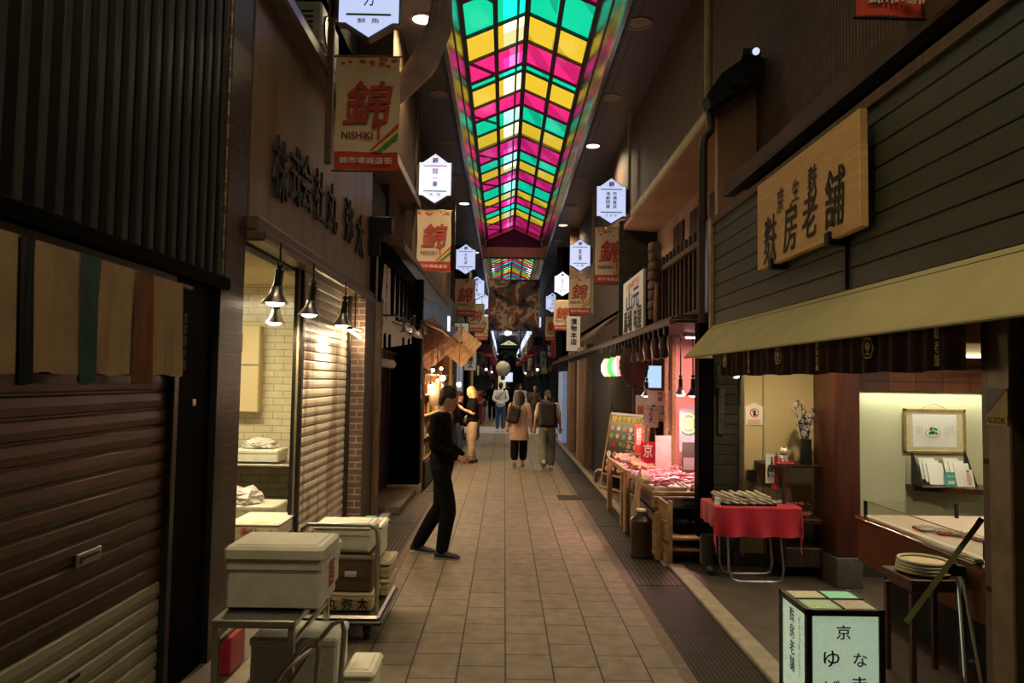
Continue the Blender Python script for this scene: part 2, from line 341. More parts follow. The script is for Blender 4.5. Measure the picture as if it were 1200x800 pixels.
brickmat('grate', (.075,.06,.045), (.06,.05,.038), (.02,.016,.013), 1.2, .045, .012, 'yx', rough=.6, bump=1, offset=0, noisemix=.25, spec=.15)
brickmat('grate_dark', (.05,.042,.034), (.042,.035,.03), (.015,.012,.01), .9, .03, .01, 'yx', rough=.6, bump=1, offset=0, noisemix=.25, spec=.15)
mat('siding', (.062,.07,.043), (.05,.056,.035), rough=.4, scale=3, stretch=(1,.6,9), bump=.1)
brickmat('ribbed_wall', (.13,.08,.055), (.11,.066,.045), (.045,.03,.02), 9, .05, .012, 'zy', rough=.7, bump=1, offset=0, noisemix=.3)
brickmat('wood_boards', (.19,.062,.026), (.085,.024,.014), (.02,.008,.005), .255, 8, .004, 'xz', rough=.45, bump=.5, offset=0, noisemix=.15)
brickmat('lattice_dark', (.022,.026,.018), (.018,.02,.015), (.004,.004,.003), .1, .06, .02, 'yz', rough=.6, bump=1, offset=0)
glass('glass_clear', (.96,.97,.96), .06); glass('glass_pane', (.93,.94,.92), .05)
glass('sky_pink', (.84,.0,.15), .04, .1); glass('sky_teal', (.0,.66,.3), .04, .1); glass('sky_yellow', (.84,.5,.0), .04, .1)
for n_, c_ in (('sky_pink',(.84,.02,.2)),('sky_teal',(.005,.62,.32)),('sky_yellow',(.8,.52,.03))):
    MATS[n_].node_tree.nodes['Transparent BSDF'].inputs[0].default_value = (*c_, 1)
glass('cover_sheet', (.43,.43,.43), .02); glass('beam_shadow', (.72,.7,.68), .02)  # added sheets dimming the sky, and strips imitating beam shadows
for n_, c_ in (('pale_pink',(.85,.12,.34)),('pale_teal',(.25,.75,.6)),('pale_yellow',(.82,.75,.35))): glass(n_, c_, .04, .1)  # paler tints imitate bright sky washing out the panes
mat('side_metal', (.6,.52,.44), rough=.16, metal=.9, contrast=.1); mat('mullion', (.06,.045,.035), rough=.5); mat('rail_metal', (.35,.3,.22), rough=.25, metal=.9)
# ------- late materials
mat('shutter_pale', (.72,.66,.52), (.45,.3,.2), rough=.38, scale=1.5, stretch=(1,2.2,.4), detail=2, metal=.05)
for n_ in MATS['shutter_pale'].node_tree.nodes:
    if n_.type == 'MAP_RANGE': n_.inputs[1].default_value = .52; n_.inputs[2].default_value = .6
mat('olive_paint', (.42,.42,.16), rough=.5); mat('far_wall', (.022,.015,.011), (.012,.009,.007), spec=.1, rough=.9, scale=1.2)
mat('can_brown', (.05,.028,.018), rough=.35, metal=.3); mat('beige_dark', (.24,.18,.1), (.16,.12,.07), rough=.4, metal=.2)
mat('poster_blue', (.35,.4,.45), rough=.5); mat('pink_card', (.65,.42,.4), rough=.7); mat('plaster_warm', (.42,.17,.08), rough=.8, scale=2); mat('wall_slate', (.06,.065,.075), rough=.7)
mat('board_brown', (.16,.08,.045), (.1,.05,.03), rough=.6, scale=4, stretch=(8,2,2)); mat('sign_red', (.5,.06,.03), (.36,.035,.02), rough=.8, scale=14); mat('dark_red', (.22,.012,.015), rough=.8)
mat('lantern_case', (.09,.065,.055), rough=.5, metal=.3); mat('lantern_ink', (.06,.06,.12), rough=.7); mat('cream_lit', (.8,.75,.45), emit=(.8,.72,.4), es=.7); mat('daylight_glow', (.5,.6,.75), emit=(.3,.38,.55), es=.3)  # last one: bluish emission in place of side street daylight
mat('sole', (.25,.23,.2), rough=.7); mat('sandal', (.3,.15,.09), rough=.6); mat('black_cloth', (.016,.015,.016), rough=.8)
def tapestry():
    m = bpy.data.materials.new('tapestry'); m.use_nodes = True; MATS['tapestry'] = m; N = m.node_tree.nodes; L = m.node_tree.links; b = N['Principled BSDF']; b.inputs['Roughness'].default_value = .9
    tc = N.new('ShaderNodeTexCoord'); nz = N.new('ShaderNodeTexNoise'); nz.inputs['Scale'].default_value = 1.5; nz.inputs['Detail'].default_value = 5; nz.inputs['Distortion'].default_value = .5; L.new(tc.outputs['Object'], nz.inputs[0])
    r = N.new('ShaderNodeValToRGB'); r.color_ramp.interpolation = 'CONSTANT'; E = r.color_ramp.elements
    cols = [(0,(.02,.015,.015)),(.38,(.09,.075,.07)),(.44,(.2,.16,.12)),(.49,(.45,.1,.05)),(.53,(.75,.6,.36)),(.58,(.28,.2,.13)),(.61,(.6,.2,.08)),(.65,(.85,.72,.48))]
    while len(E) < len(cols): E.new(.5)
    for e, (p, c) in zip(E, cols): e.position = p; e.color = (*c, 1)
    L.new(nz.outputs['Fac'], r.inputs[0]); L.new(r.outputs[0], b.inputs['Base Color'])
tapestry()
# ================================================================== world
w = bpy.data.worlds.new('sky'); sc.world = w; w.use_nodes = True; nt = w.node_tree; bg = nt.nodes['Background']
bg.inputs[1].default_value = 3.0
tc = nt.nodes.new('ShaderNodeTexCoord'); nz = nt.nodes.new('ShaderNodeTexNoise'); nz.inputs['Scale'].default_value = 3.5
rp = nt.nodes.new('ShaderNodeValToRGB'); rp.color_ramp.elements[0].color = (.62,.78,1,1); rp.color_ramp.elements[1].color = (1,1,1,1); rp.color_ramp.elements[0].position = .4; rp.color_ramp.elements[1].position = .6
nt.links.new(tc.outputs['Generated'], nz.inputs['Vector']); nt.links.new(nz.outputs['Fac'], rp.inputs[0]); nt.links.new(rp.outputs[0], bg.inputs[0])
# ================================================================== ground
YE = 112
struct('floor', M().box(-.963, 1.116, -4, 25.3, -.15, 0, 'floor_tiles').box(-.963, 1.116, 28.7, YE, -.15, 0, 'floor_tiles').box(-14, 14, 25.3, 28.7, -.15, 0, 'street_blue'))
struct('trim_1', M().box(-1.04, -.963, -4, 25.3, -.1, .002, 'red_strip').box(1.116, 1.2, -4, 25.3, -.1, .002, 'red_strip'))
gm = M()
for i in range(11):
    y0 = -4+i*2.66; gm.box(1.2, 1.64, y0, y0+2.64, -.1, .003, 'grate' if i % 4 != 3 else 'grate_dark'); gm.box(-1.48, -1.04, y0, y0+2.64, -.1, .003, 'grate')
gm.box(.86, 1.62, 11.3, 11.75, -.02, .006, 'grate_dark')
struct('trim_2', gm)
struct('trim_3', M().box(1.64, 1.79, -4, 7.3, -.1, .03, 'kerb', .008).box(1.6, 1.7, 7.3, 25.3, -.1, .03, 'kerb', .008).box(-1.6, -1.48, -4, 25.3, -.1, .02, 'kerb', .008))
struct('trim_4', M().box(1.79, 6, -4, 7.3, -.1, .01, 'shop_floor').box(1.7, 6, 7.3, 25.3, -.1, .01, 'shop_floor').box(-6, -1.6, -4, 25.3, -.1, .015, 'shop_floor').box(-1.85, -1.36, 9.9, 11.7, 0, .1, 'old_wood', .01))
struct('trim_5', M().box(-6, -.963, 28.7, YE, -.1, .003, 'shop_floor').box(1.116, 6, 28.7, YE, -.1, .003, 'shop_floor'))
# ================================================================== ceiling with the long coloured skylight
ZC = 7.1; SX0, SX1, RX, EX0, EX1 = -1.02, 1.64, .31, -.83, 1.45; ZE, ZR = 8.0, 8.5
cm = M()
cm.box(-5, SX0, -4, YE, ZC, ZC+.15, 'ceiling_panel').box(SX1, 5, -4, YE, ZC, ZC+.15, 'ceiling_panel')
cm.box(SX0, SX1, 50, YE, ZC, ZC+.15, 'ceiling_panel').box(SX0, SX1, -4, -1.5, ZC, ZC+.15, 'ceiling_panel')
struct('ceiling', cm)
struct('wall_back', M().box(-6, 6, -4.2, -4, -.1, 9, 'wall_dark'))
CN = {'P':'sky_pink','T':'sky_teal','Y':'sky_yellow'}
def skylight(name, y0, y1, bounds):
    root = thing(name, None, None, (RX, y0, ZE), kind='structure')
    g = M(); fr = M()
    Xs = [EX0, (EX0+RX)/2, RX, (RX+EX1)/2, EX1]; Zs = [ZE, (ZE+ZR)/2, ZR, (ZE+ZR)/2, ZE]
    ya = y0
    for yb, c in bounds:
        if yb <= y0: continue
        for i in range(4):
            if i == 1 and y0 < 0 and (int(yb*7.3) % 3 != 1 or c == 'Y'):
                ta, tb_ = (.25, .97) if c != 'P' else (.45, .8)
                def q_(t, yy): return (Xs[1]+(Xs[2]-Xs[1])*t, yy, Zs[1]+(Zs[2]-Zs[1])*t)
                for a_, b_, mm in ((0,ta,CN[c]),(ta,tb_,CN[c].replace('sky','pale')),(tb_,1,CN[c])): g.quad(q_(a_,ya), q_(b_,ya), q_(b_,yb), q_(a_,yb), mm)  # paler middle patch painted as bright sky behind the pane
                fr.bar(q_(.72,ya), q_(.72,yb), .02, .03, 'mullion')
            else: g.quad((Xs[i],ya,Zs[i]), (Xs[i+1],ya,Zs[i+1]), (Xs[i+1],yb,Zs[i+1]), (Xs[i],yb,Zs[i]), CN[c])
        w_ = .2 if yb == 19.6 else .05
        for i in (0, 1, 2, 3): fr.bar((Xs[i],yb,Zs[i]-.02), (Xs[i+1],yb,Zs[i+1]-.02), w_, .05, 'mullion' if w_ < .1 else 'rail_metal')
        ya = yb
    for i in range(5): fr.bar((Xs[i],y0,Zs[i]-.03), (Xs[i],y1,Zs[i]-.03), .085 if i != 2 else .1, .07, 'mullion')
    obj('glass_panes', g, root); obj('frame', fr, root)
    sm_ = M()
    for x0, x1 in ((SX0, EX0), (SX1, EX1)):
        s_ = .02 if x1 > x0 else -.02
        sm_.prism([(0,0),(x1-x0, ZE-ZC),(x1-x0-s_, ZE-ZC),(-s_,0)], (x0, y0, ZC), X, Z, Y*(y1-y0), 'side_metal')
        sm_.bar((x0+(x1-x0)*.45, y0, ZC+(ZE-ZC)*.5), (x0+(x1-x0)*.45, y1, ZC+(ZE-ZC)*.5), .03, .09, 'mullion')
        sm_.bar((x0, y0, ZC-.03), (x0, y1, ZC-.03), .07, .1, 'rail_metal')
        sm_.bar((x0-s_*4.5, y0, ZC-.015), (x0-s_*4.5, y1, ZC-.015), .05, .05, 'mullion')
    obj('side_panels', sm_, root)
    e = M(); poly = [(SX0,ZC-.02),(SX1,ZC-.02),(EX1,ZE),(RX,ZR),(EX0,ZE)]
    for yy in (y0-.12, y1): e.prism(poly, (0,yy,0), X, Z, Y*.12, 'wall_dark')
    e.bar((EX0,y1-.03,ZE-.12), (RX,y1-.03,ZR-.12), .06, .14, 'rail_metal'); e.bar((RX,y1-.03,ZR-.12), (EX1,y1-.03,ZE-.12), .06, .14, 'rail_metal')
    obj('gable_end', e, root)
    cv = M()      # added outer sheets that dim the sky over most bays, gaps stay bright
    cx = [SX0-.2, (EX0+RX)/2, RX, (RX+EX1)/2, SX1+.2]; rr = random.Random(3)
    y = y0
    zc_ = [ZE+.4, (ZE+ZR)/2+.5, ZR+.5, (ZE+ZR)/2+.5, ZE+.4]
    def p_(i, t, yy): return (cx[i]+(cx[i+1]-cx[i])*t, yy, zc_[i]+(zc_[i+1]-zc_[i])*t)
    while y < y1:
        h = 3.2
        for i in (0, 2, 3): cv.quad(p_(i,0,y), p_(i,1,y), p_(i,1,y+h), p_(i,0,y+h), 'cover_sheet')
        cv.quad(p_(1,0,y), p_(1,1,y), p_(1,1,y+1.15), p_(1,0,y+1.15), 'cover_sheet')
        cv.quad(p_(1,0,y+1.15), p_(1,.22,y+1.15), p_(1,.22,y+h), p_(1,0,y+h), 'cover_sheet')
        cv.bar(p_(1,.72,y), p_(1,.72,y+h), .05, .05, 'white_ink')
        for i in (2, 3): cv.add([Vector(p_(i,0,y+.2))+Z*.05, Vector(p_(i,1,y+1.5))+Z*.05, Vector(p_(i,1,y+2.4))+Z*.05, Vector(p_(i,0,y+.9))+Z*.05], [(0,1,2,3)], 'beam_shadow')  # diagonal darker strips stand in for beam shadows on the glass
        cv.bar(p_(0,.35,y), p_(0,.35,y+h), .04, .04, 'mullion'); cv.bar(p_(0,.1,y+.3), p_(0,1,y+1.9), .05, .05, 'mullion')
        y += h
    obj('cover_sheets', cv, root)
    return root
b1 = [(14.6-1.1*k, 'TYP'[(k) % 3]) for k in range(1, 13)]
# running from the near end: pink / yellow / teal repeat
seq = [(13.0,'T'),(14.07,'Y'),(15.1,'P'),(15.44,'T'),(16.5,'Y'),(17.4,'P'),(18.45,'T'),(19.6,'Y'),(20.9,'P'),(21.8,'T'),(22.8,'Y'),(23.9,'P'),(25.2,'T'),(26.2,'Y'),(27.2,'P'),(28.1,'T'),(29.3,'Y'),(31.25,'P')]
pre = []; yy = 13.0-1.25; k = 0
while yy > -1.5: pre.append((yy, 'PYT'[k % 3])); yy -= 1.1; k += 1
skylight('window_1', -1.5, 31.25, pre[::-1]+seq)
s2 = []; yy = 32.4; k = 0
while yy < 50: s2.append((yy, 'PTYYPT'[k % 6])); yy += .8; k += 1
skylight('window_2', 31.65, 50, s2)
one('roof_beam', M().box(SX0-.05, SX1+.05, 31.2, 31.45, ZC-.02, ZC+.42, 'olive_paint', .02), 'plain olive beam crossing under the end of the coloured skylight', 'beam')
# downlights
def downlight(x, y, on, lab):
    t = thing('ceiling_downlight', lab, 'ceiling light', (x, y, ZC), 'round downlights in the arcade ceiling')
    obj('trim_ring', M().lathe([(.15,0),(.2,0),(.2,-.015),(.15,-.02),(.15,0)], (x,y,ZC), 'downlight_off', 24, cap=False), t)
    obj('diffuser', M().lathe([(.15,.0),(.15,-.008),(.0,-.012)], (x,y,ZC), 'downlight_on' if on else 'downlight_off', 24), t)
    if on: light('lamp', 'SPOT', (x, y, ZC-.05), on, (1,.78,.47), .15, t, 150, blend=.8)
ordn = ['nearest','second','third','fourth','fifth','sixth','seventh','eighth']
for i, y in enumerate((10.55, 13.4, 16.2, 19, 21.8, 24.6, 27.4, 30.2)):
    on = 620 if i in (0, 4, 7) else 0
    downlight(-1.29, y, on, '%s of the %s round downlights left of the skylight' % (ordn[i], 'lit' if on else 'unlit') if not on else '%s left of the skylight' % {0:'bright round downlight nearest the camera',4:'glowing round downlight halfway down the arcade',7:'glowing round downlight farthest down the arcade'}[i])
    on = 620 if i in (2, 5) else 0
    downlight(1.9, y, on, '%s round downlight right of the skylight, %s' % (ordn[i], 'glowing warm' if on else 'unlit'))
for x, y in ((-1.29, 2.1), (1.9, 2.1), (.9, -.7)):  # unseen downlights added to brighten the near shop fronts
    downlight(x, y, 400 if x < 0 else 130, 'added lit downlight overhead, out of the picture')
# ================================================================== LEFT SIDE
XL = -1.85
# upper walls
struct('wall_left', M().box(-2.2, -2.05, 4.75, 11.7, 4.72, ZC, 'wall_dark').box(-2.2, -1.95, -4, 4.75, 2.42, ZC, 'wall_dark').box(-2.2, -1.95, -4, 4.16, -.1, 2.42, 'wall_dark')
    .box(-2.2, -1.9, 11.7, 25.3, 3.9, ZC, 'wall_brown').box(-1.75, -1.45, 28.7, YE, -.1, ZC, 'far_wall')
    .box(-14, -1.45, 28.7, 28.9, -.1, 9, 'far_wall').box(-14, -2.2, 25.1, 25.3, -.1, 9, 'wall_brown'))
# first shop: ribbed cladding
m = M(); m.box(-1.96, -1.9, -3, 4.9, 2.42, 6.9, 'black_matte')
y = -3
while y < 4.86: m.box(-1.92, -1.84, y, y+.055, 2.44, 6.9, 'corrugated', .006); y += .13
struct('trim_6', m)
def shutter(name, lab, x, y0, y1, z0, z1, pitch, cols, handle=None, face=1, group=None):
    t = thing(name, lab, 'shutter', (x, (y0+y1)/2, z0), group)
    c = M(); z = z0; i = 0
    while z < z1-.01:
        h = min(pitch, z1-z); mt = cols(z)
        c.prism([(0,0),(.0,.07*h),(.01,.16*h),(.013,.5*h),(.01,.9*h),(0,h),(-.02,h),(-.02,0)], (x,y0,z), X*face, Z, Y*(y1-y0), mt); z += h
    obj('slat_curtain', c, t)
    obj('guide_rail', M().box(x-.03, x+.05*face, y0-.06, y0, z0, z1, 'dark_metal', .005), t); obj('guide_rail', M().box(x-.03, x+.05*face, y1, y1+.06, z0, z1, 'dark_metal', .005), t)
    if handle:
        hy, hz = handle; h = M()
        h.box(x+.016, x+.028, hy-.1, hy+.1, hz-.03, hz+.03, 'steel', .004).box(x+.02, x+.031, hy-.08, hy+.08, hz-.017, hz+.017, 'black', .003).bar((x+.036,hy-.075,hz-.005), (x+.036,hy+.075,hz-.005), .008, .012, 'steel')
        obj('pull_handle', h, t, 'steel recessed handle')
    return t
sh = shutter('roller_shutter', 'brown slatted roller shutter with grey-green lowest slats and a recessed steel handle', XL-.03, -2.6, 4.1, 0.02, 1.84, .094, lambda z: 'shutter_grey' if z < .6 else 'shutter_brown', (3.37, .98))
obj('lock', M().box(XL-.006, XL+.004, 3.25, 3.33, .47, .49, 'black', .003), sh)
one('shutter_housing', M().box(-1.98, -1.86, -2.6, 4.16, 1.86, 2.42, 'dark_wood', .01).box(-1.9, -1.84, -2.6, 4.16, 1.84, 1.9, 'old_wood', .008).box(-1.93, -1.80, -2.6, 4.8, 2.36, 2.44, 'black_paint', .01), 'dark wooden shutter housing behind the striped shop curtain', 'shutter housing')
# noren curtain of the first shop
nt_ = thing('noren_curtain', 'beige shop curtain with navy, teal and brown strips above the brown shutter', 'shop curtain', (-1.79, 3, 2.3))
obj('curtain_rod', M().tube([(-1.8,.5,2.3),(-1.8,4.2,2.3)], .012, 'dark_wood'), nt_)
def cloth(y0, y1, z0, z1, mt, x=-1.79, seed=0, amp=.012, parent=nt_, name='cloth_panel', lab=None):
    rr = random.Random(seed); ph = rr.random()*6; d0 = (rr.random()-.5)*.02
    m = M().sheet(lambda u, v: (x+amp*math.sin(ph+u*9)*(1-v*.8)+.01*math.sin(u*23+ph)*(1-v), y0+(y1-y0)*u+d0*(1-v), z0+(z1-z0)*v+.006*math.sin(u*7+ph)*(1-v)), 14, 8, mt, thick=.003)
    return obj(name, m, parent, lab)
def yl(u): return 1.79*860/(591-u)
strips = [(-160,15,'noren_beige'),(15,33,'noren_navy'),(33,93,'noren_beige'),(87,112,'noren_teal'),(111,158,'noren_beige'),(155,174,'noren_brown'),(173,211,'noren_beige')]
for i, (a, b, mt) in enumerate(strips):
    cloth(yl(a), yl(b), 1.80 if mt == 'noren_beige' else 1.76, 2.305, mt, x=-1.785 if mt == 'noren_beige' else -1.772, seed=i, lab=None if mt == 'noren_beige' else mt[6:]+' strip')
# black pillar and brick pier
bp_ = M().box(-2.0, -1.86, 4.16, 4.68, 0, 2.36, 'black_paint', .01)
bp_.vtext('京都錦小路', (-1.858, 4.27, 2.0), Y, Z, .045, .34, 'grey_ink')
one('black_pillar', bp_.box(-1.862, -1.852, 4.4, 4.45, 1.62, 1.66, 'steel', .002), 'glossy black pillar between the brown shutter and the brick pier', 'pillar')
one('steel_post', M().box(-1.9, -1.82, 4.68, 4.76, 0, 2.36, 'dark_metal', .004), 'narrow dull metal post at the edge of the brick pier', 'post')
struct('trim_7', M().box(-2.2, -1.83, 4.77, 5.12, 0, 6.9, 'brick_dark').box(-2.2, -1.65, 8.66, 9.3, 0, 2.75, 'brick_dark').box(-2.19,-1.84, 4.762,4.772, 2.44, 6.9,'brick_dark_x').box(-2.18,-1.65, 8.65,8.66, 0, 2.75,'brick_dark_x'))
pm_ = M().box(-1.826, -1.822, 4.88, 5.04, 1.35, 1.75, 'paper').box(-1.823, -1.819, 4.9, 5.02, 1.5, 1.72, 'food_b')
# fish shop interior room
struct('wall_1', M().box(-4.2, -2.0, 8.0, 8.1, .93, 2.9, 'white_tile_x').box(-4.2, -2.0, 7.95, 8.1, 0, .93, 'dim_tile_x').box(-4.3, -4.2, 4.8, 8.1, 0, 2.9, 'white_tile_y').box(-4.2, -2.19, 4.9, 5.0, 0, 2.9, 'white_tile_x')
    .box(-4.2, -1.9, 4.9, 8.1, 2.8, 2.9, 'cream_wall'))
one('wall_cabinet', M().box(-3.35, -2.62, 7.86, 8.0, 1.42, 2.35, 'cream_wall', .01).box(-3.34, -2.63, 7.852, 7.86, 1.92, 1.935, 'grey_ink').box(-3.0, -2.8, 7.85, 7.86, 2.06, 2.26, 'grey_ink', .004).box(-2.97, -2.83, 7.846, 7.852, 2.09, 2.2, 'steel'), 'cream painted wall cabinet with a small window in the lit fish shop', 'cabinet')
one('steel_worktop', M().box(-4.0, -2.0, 7.4, 7.94, .9, .93, 'steel', .01), 'steel worktop along the white tiled wall of the fish shop', 'worktop')
# opening frame
one('door_frame', M().box(-1.865, -1.84, 6.47, 6.5, 0, 2.78, 'black_matte').box(-1.86, -1.83, 6.5, 6.6, 0, 2.78, 'beige_trim', .005).box(-1.95, -1.86, 5.12, 6.5, 2.74, 2.8, 'black_matte'), 'dark edged door frame right of the lit fish shop opening', 'door frame')
# white shutter, faded picture of a fish on it
ws = shutter('roller_shutter', 'pale slatted roller shutter with a faded brown fish picture, lit by clip lamps', XL, 6.6, 8.55, .02, 2.78, .088, lambda z: 'shutter_pale')
# bronze signboard
bz = M().box(-2.05, -1.84, 5.2, 9.9, 2.95, 4.65, 'bronze_panel', .01)
bzt = thing('shop_signboard', 'brown weathered metal shop signboard with raised dark characters above the fish shop', 'sign', (-1.85, 7.5, 2.95))
obj('panel', bz, bzt)
fr_ = M().box(-2.05, -1.76, 5.15, 10.0, 2.83, 2.95, 'fascia', .015).box(-2.05, -1.7, 5.15, 10.0, 2.76, 2.84, 'fascia', .015).box(-2.1, -1.7, 5.15, 10.0, 4.65, 4.78, 'fascia', .02).box(-2.1, -1.76, 5.15, 10.0, 4.78, 4.9, 'black_matte', .01)
obj('frame', fr_, bzt)
lt = M()
def zl(u, v, Yp): return 1.8+(446-.016*(591-u)-v)/860*Yp
for q, u, v, w_ in (('株',325,197,.34),('式',342.5,203,.3),('会',355.5,212,.34),('社',371,228,.34),('丸',387,243,.42),('弥',407,258,.42),('太',420,275,.42)):
    yy = 1.8*860/(591-u); lt = M().text(q, (-1.83, yy, zl(u,v,yy)+.0), Y, Z, w_, .5, 'ink', .006, .022); obj('raised_character', lt, bzt, 'dark raised character')
# storey above: air conditioner, wall, box canopy
ac = thing('air_conditioner', 'white outdoor air conditioner unit on top of the brown signboard', 'air conditioner', (-1.9, 7.05, 4.9))
obj('housing', M().box(-2.04, -1.76, 6.7, 7.4, 4.91, 5.32, 'ac_white', .02), ac)
g_ = M()
for i in range(6): g_.box(-2.0, -1.84, 6.69, 6.705, 4.96+i*.05, 4.975+i*.05, 'dark_metal')
g_.lathe([(.16,0),(.16,.01),(0,.012)], (-1.76,6.95,5.12), 'dark_metal', 20, X); obj('grille', g_, ac)
struct('trim_8', M().box(-2.1, -1.62, 9.9, 13.6, 4.95, 5.12, 'beige_trim', .01).box(-2.1, -1.66, 9.95, 13.5, 5.12, ZC, 'wall_brown').box(-2.08, -1.6, 9.9, 13.5, 4.93, 4.95, 'soffit_red').box(-2.1, -1.6, 9.88, 9.9, 4.95, 6.9, 'soffit_red')
    .box(-2.12, -2.05, 4.8, 9.9, 4.9, 6.0, 'soffit_red'))
# gathered white cloth hanging from the ceiling rail
cv_ = M()
rr = random.Random(5)
for k in range(13):
    a = 2*PI*k/13; o1, o2 = math.cos(a)*.1, math.sin(a)*.14
    pts = [Vector((-1.62+o1*.5, 10.2, 5.72+o2*.5)), Vector((-1.45+o1, 10.15, 5.95+o2)), Vector((-1.2+o1*1.3, 10.1, 6.25+o2*1.3)), Vector((-.98+o1*1.2, 10.0, 6.72+o2)), Vector((-.95+o1, 9.9, 7.08+o2*.3))]
    cv_.tube(pts, [.03, .045, .06, .06, .04], 'curtain_cloth', 7)
one('gathered_cloth', cv_, 'gathered pale cloth swag hanging from the ceiling left of the skylight', 'cloth')
# beam end box and timber posts
one('timber_post', M().box(-1.72, -1.58, 9.32, 9.45, 0, 2.76, 'old_wood', .01), 'dark timber post at the far corner of the brick pier', 'post')
one('sign_housing', M().box(-1.9, -1.54, 9.72, 9.92, 3.75, 3.97, 'black_matte', .02).box(-1.86, -1.7, 9.74, 9.9, 3.45, 3.75, 'black_matte', .01), 'boxy black housing on a bracket at the end of the brown signboard', 'housing')
# recessed shop with white panelled upper front
shutter('roller_shutter', 'dark closed roller shutter in the recess behind the man in black', -1.86, 9.85, 11.62, .1, 2.2, .09, lambda z: 'shutter_dark')
struct('wall_2', M().box(-2.2, -1.33, 11.7, 11.9, .12, 3.4, 'black_paint').box(-2.2, -1.31, 11.68, 11.92, 0, .14, 'beige_trim').box(-2.2, -1.95, 9.6, 11.7, 2.2, 4.72, 'black_matte').box(-2.2, -1.88, 9.78, 11.7, 0, .1, 'stone'))
up = thing('slatted_shop_front', 'white upper shop front striped by black pointed boards above a row of bulbs', 'shop front', (-1.8, 10.5, 2.4))
ud = Vector((.151,.9885,0)); un = Vector((.9885,-.151,0)); uo = Vector((-1.77,9.95,0))
def UP(poly, o, t, mt, m): return m.prism(poly, uo+un*o, ud, Z, un*t, mt)
obj('white_panel', UP([(0,2.2),(1.72,2.36),(1.72,3.36),(0,3.7)], 0, .03, 'paper', M()), up)
sl = M()
for i, (x, zb, w0, w1) in enumerate(((.62,2.72,.06,.13),(.86,2.66,.055,.12),(1.08,2.66,.05,.11),(1.28,2.68,.045,.1),(1.46,2.7,.045,.1),(1.63,2.7,.05,.1))): UP([(x-w0/2,zb),(x+w0/2,zb),(x+w1/2,3.34),(x-w1/2,3.38)], .03, .03, 'black_paint', sl)
UP([(0,2.7),(.06,2.72),(.2,3.6),(0,3.65)], .03, .03, 'black_paint', sl); UP([(0,3.45),(1.72,3.2),(1.72,3.4),(0,3.75)], .03, .05, 'black_paint', sl)
for x in (.02,.3,.52,1.2,1.5): UP([(x,2.2),(x+.07,2.2),(x+.05,2.44),(x,2.42)], .03, .02, 'black_paint', sl)
obj('black_boards', sl, up)
vt = M().vtext('味の老舗京つけもの', uo+un*.034+ud*.36+Z*3.02, ud, Z, .07, .8, 'ink', .02).vtext('京都錦', uo+un*.034+ud*.2+Z*2.72, ud, Z, .1, .4, 'ink', .03); obj('lettering', vt, up)
one('roof_eave', M().prism([(0,0),(.5,-.1),(.5,-.04),(0,.08)], (-1.9,9.9,3.72), X, Z, Y*8, 'old_wood').box(-1.42, -1.38, 9.9, 17.9, 3.56, 3.66, 'fascia', .01), 'narrow dark roof eave running over the white and black shop front', 'eave')
# row of unlit bulbs and clip lamps
one('lamp_rail', M().tube([(-1.5,9.8,2.66),(-1.4,11.8,2.66)], .015, 'black').tube([(-1.5,9.8,2.56),(-1.4,11.8,2.56)], .012, 'black').tube([(-1.75,10.9,2.66),(-1.44,10.9,2.66)], .012, 'black').tube([(-1.75,9.95,2.66),(-1.49,9.95,2.66)], .012, 'black').tube([(-1.4,11.8,2.66),(-1.35,11.68,2.66)], .012, 'black'), 'thin black double rail carrying clip lamps across the slatted shop front', 'rail')
bt = None
lab6 = ['first', 'second', 'third', 'fourth', 'fifth', 'last']
for i in range(6):
    y = 9.95+i*.23; x = -1.7
    if bt is None:
        t = thing('hanging_bulb', 'first unlit white bulb from the left in the row under the slatted front', 'light bulb', (x,y,2.05), 'row of unlit bulbs')
        obj('socket', M().tube([(x,y,2.17),(x,y,2.08)], [.02,.028], 'black'), t)
        obj('globe', M().ball((x,y,2.02), .062, 'paper').tube([(x,y,2.06),(x,y,2.085)], [.04,.028], 'paper'), t); bt = t
    else: copy(bt, (x,y,2.05), '%s unlit white bulb from the left in the row under the slatted front' % lab6[i])
one('bulb_rail', M().box(-1.76, -1.64, 9.8, 11.3, 2.16, 2.2, 'black', .005), 'black rail above the row of six unlit bulbs', 'rail')
def clip_lamp(x, y, z, lab, on=0, tilt=(0,0,-1), s=1, bm='bulb', col=(1,.75,.45), group='clip lamps over the fish shop', stem=.22, cat='lamp'):
    t = thing('clip_lamp', lab, cat, (x,y,z), group); d = Vector(tilt).normalized(); p = Vector((x,y,z))
    obj('lamp_shade', M().lathe([(.034*s,-.11*s),(.04*s,-.07*s),(.062*s,-.035*s),(.088*s,0),(.083*s,0),(.055*s,-.035*s),(.03*s,-.07*s)], p, 'steel', 20, d), t)
    obj('socket', M().tube([p-d*.22*s, p-d*.1*s], .028*s, 'black').tube([p-d*.22*s, p-d*.22*s+Z*stem*.6, p-d*.22*s+Z*stem], .008, 'black').ball(p-d*.22*s+Z*.03, .024*s, 'black'), t)
    obj('bulb', M().ball(p-d*.012*s, .062*s, bm if on else 'downlight_off', sc_=(1,1,.5 if abs(d.z) > .7 else 1)), t)
    if on: light('lamp', 'SPOT', p+d*.04, on, col, .05, t, 150, p+d*3, .8)
    return t
for i, (x, y, z, lb, on) in enumerate(((-1.7,5.4,2.34,'clip lamp with steel shade hanging before the lit fish shop opening',26),(-2.11,6.7,2.29,'clip lamp with steel shade glowing inside the fish shop',26),
        (-1.7,6.35,2.34,'glowing clip lamp at the left edge of the pale roller shutter',60),(-1.66,7.45,2.33,'glowing clip lamp over the middle of the pale roller shutter',75))):
    clip_lamp(x, y, z, lb, on, (-.12,0,-1), stem=.2, s=1.15)
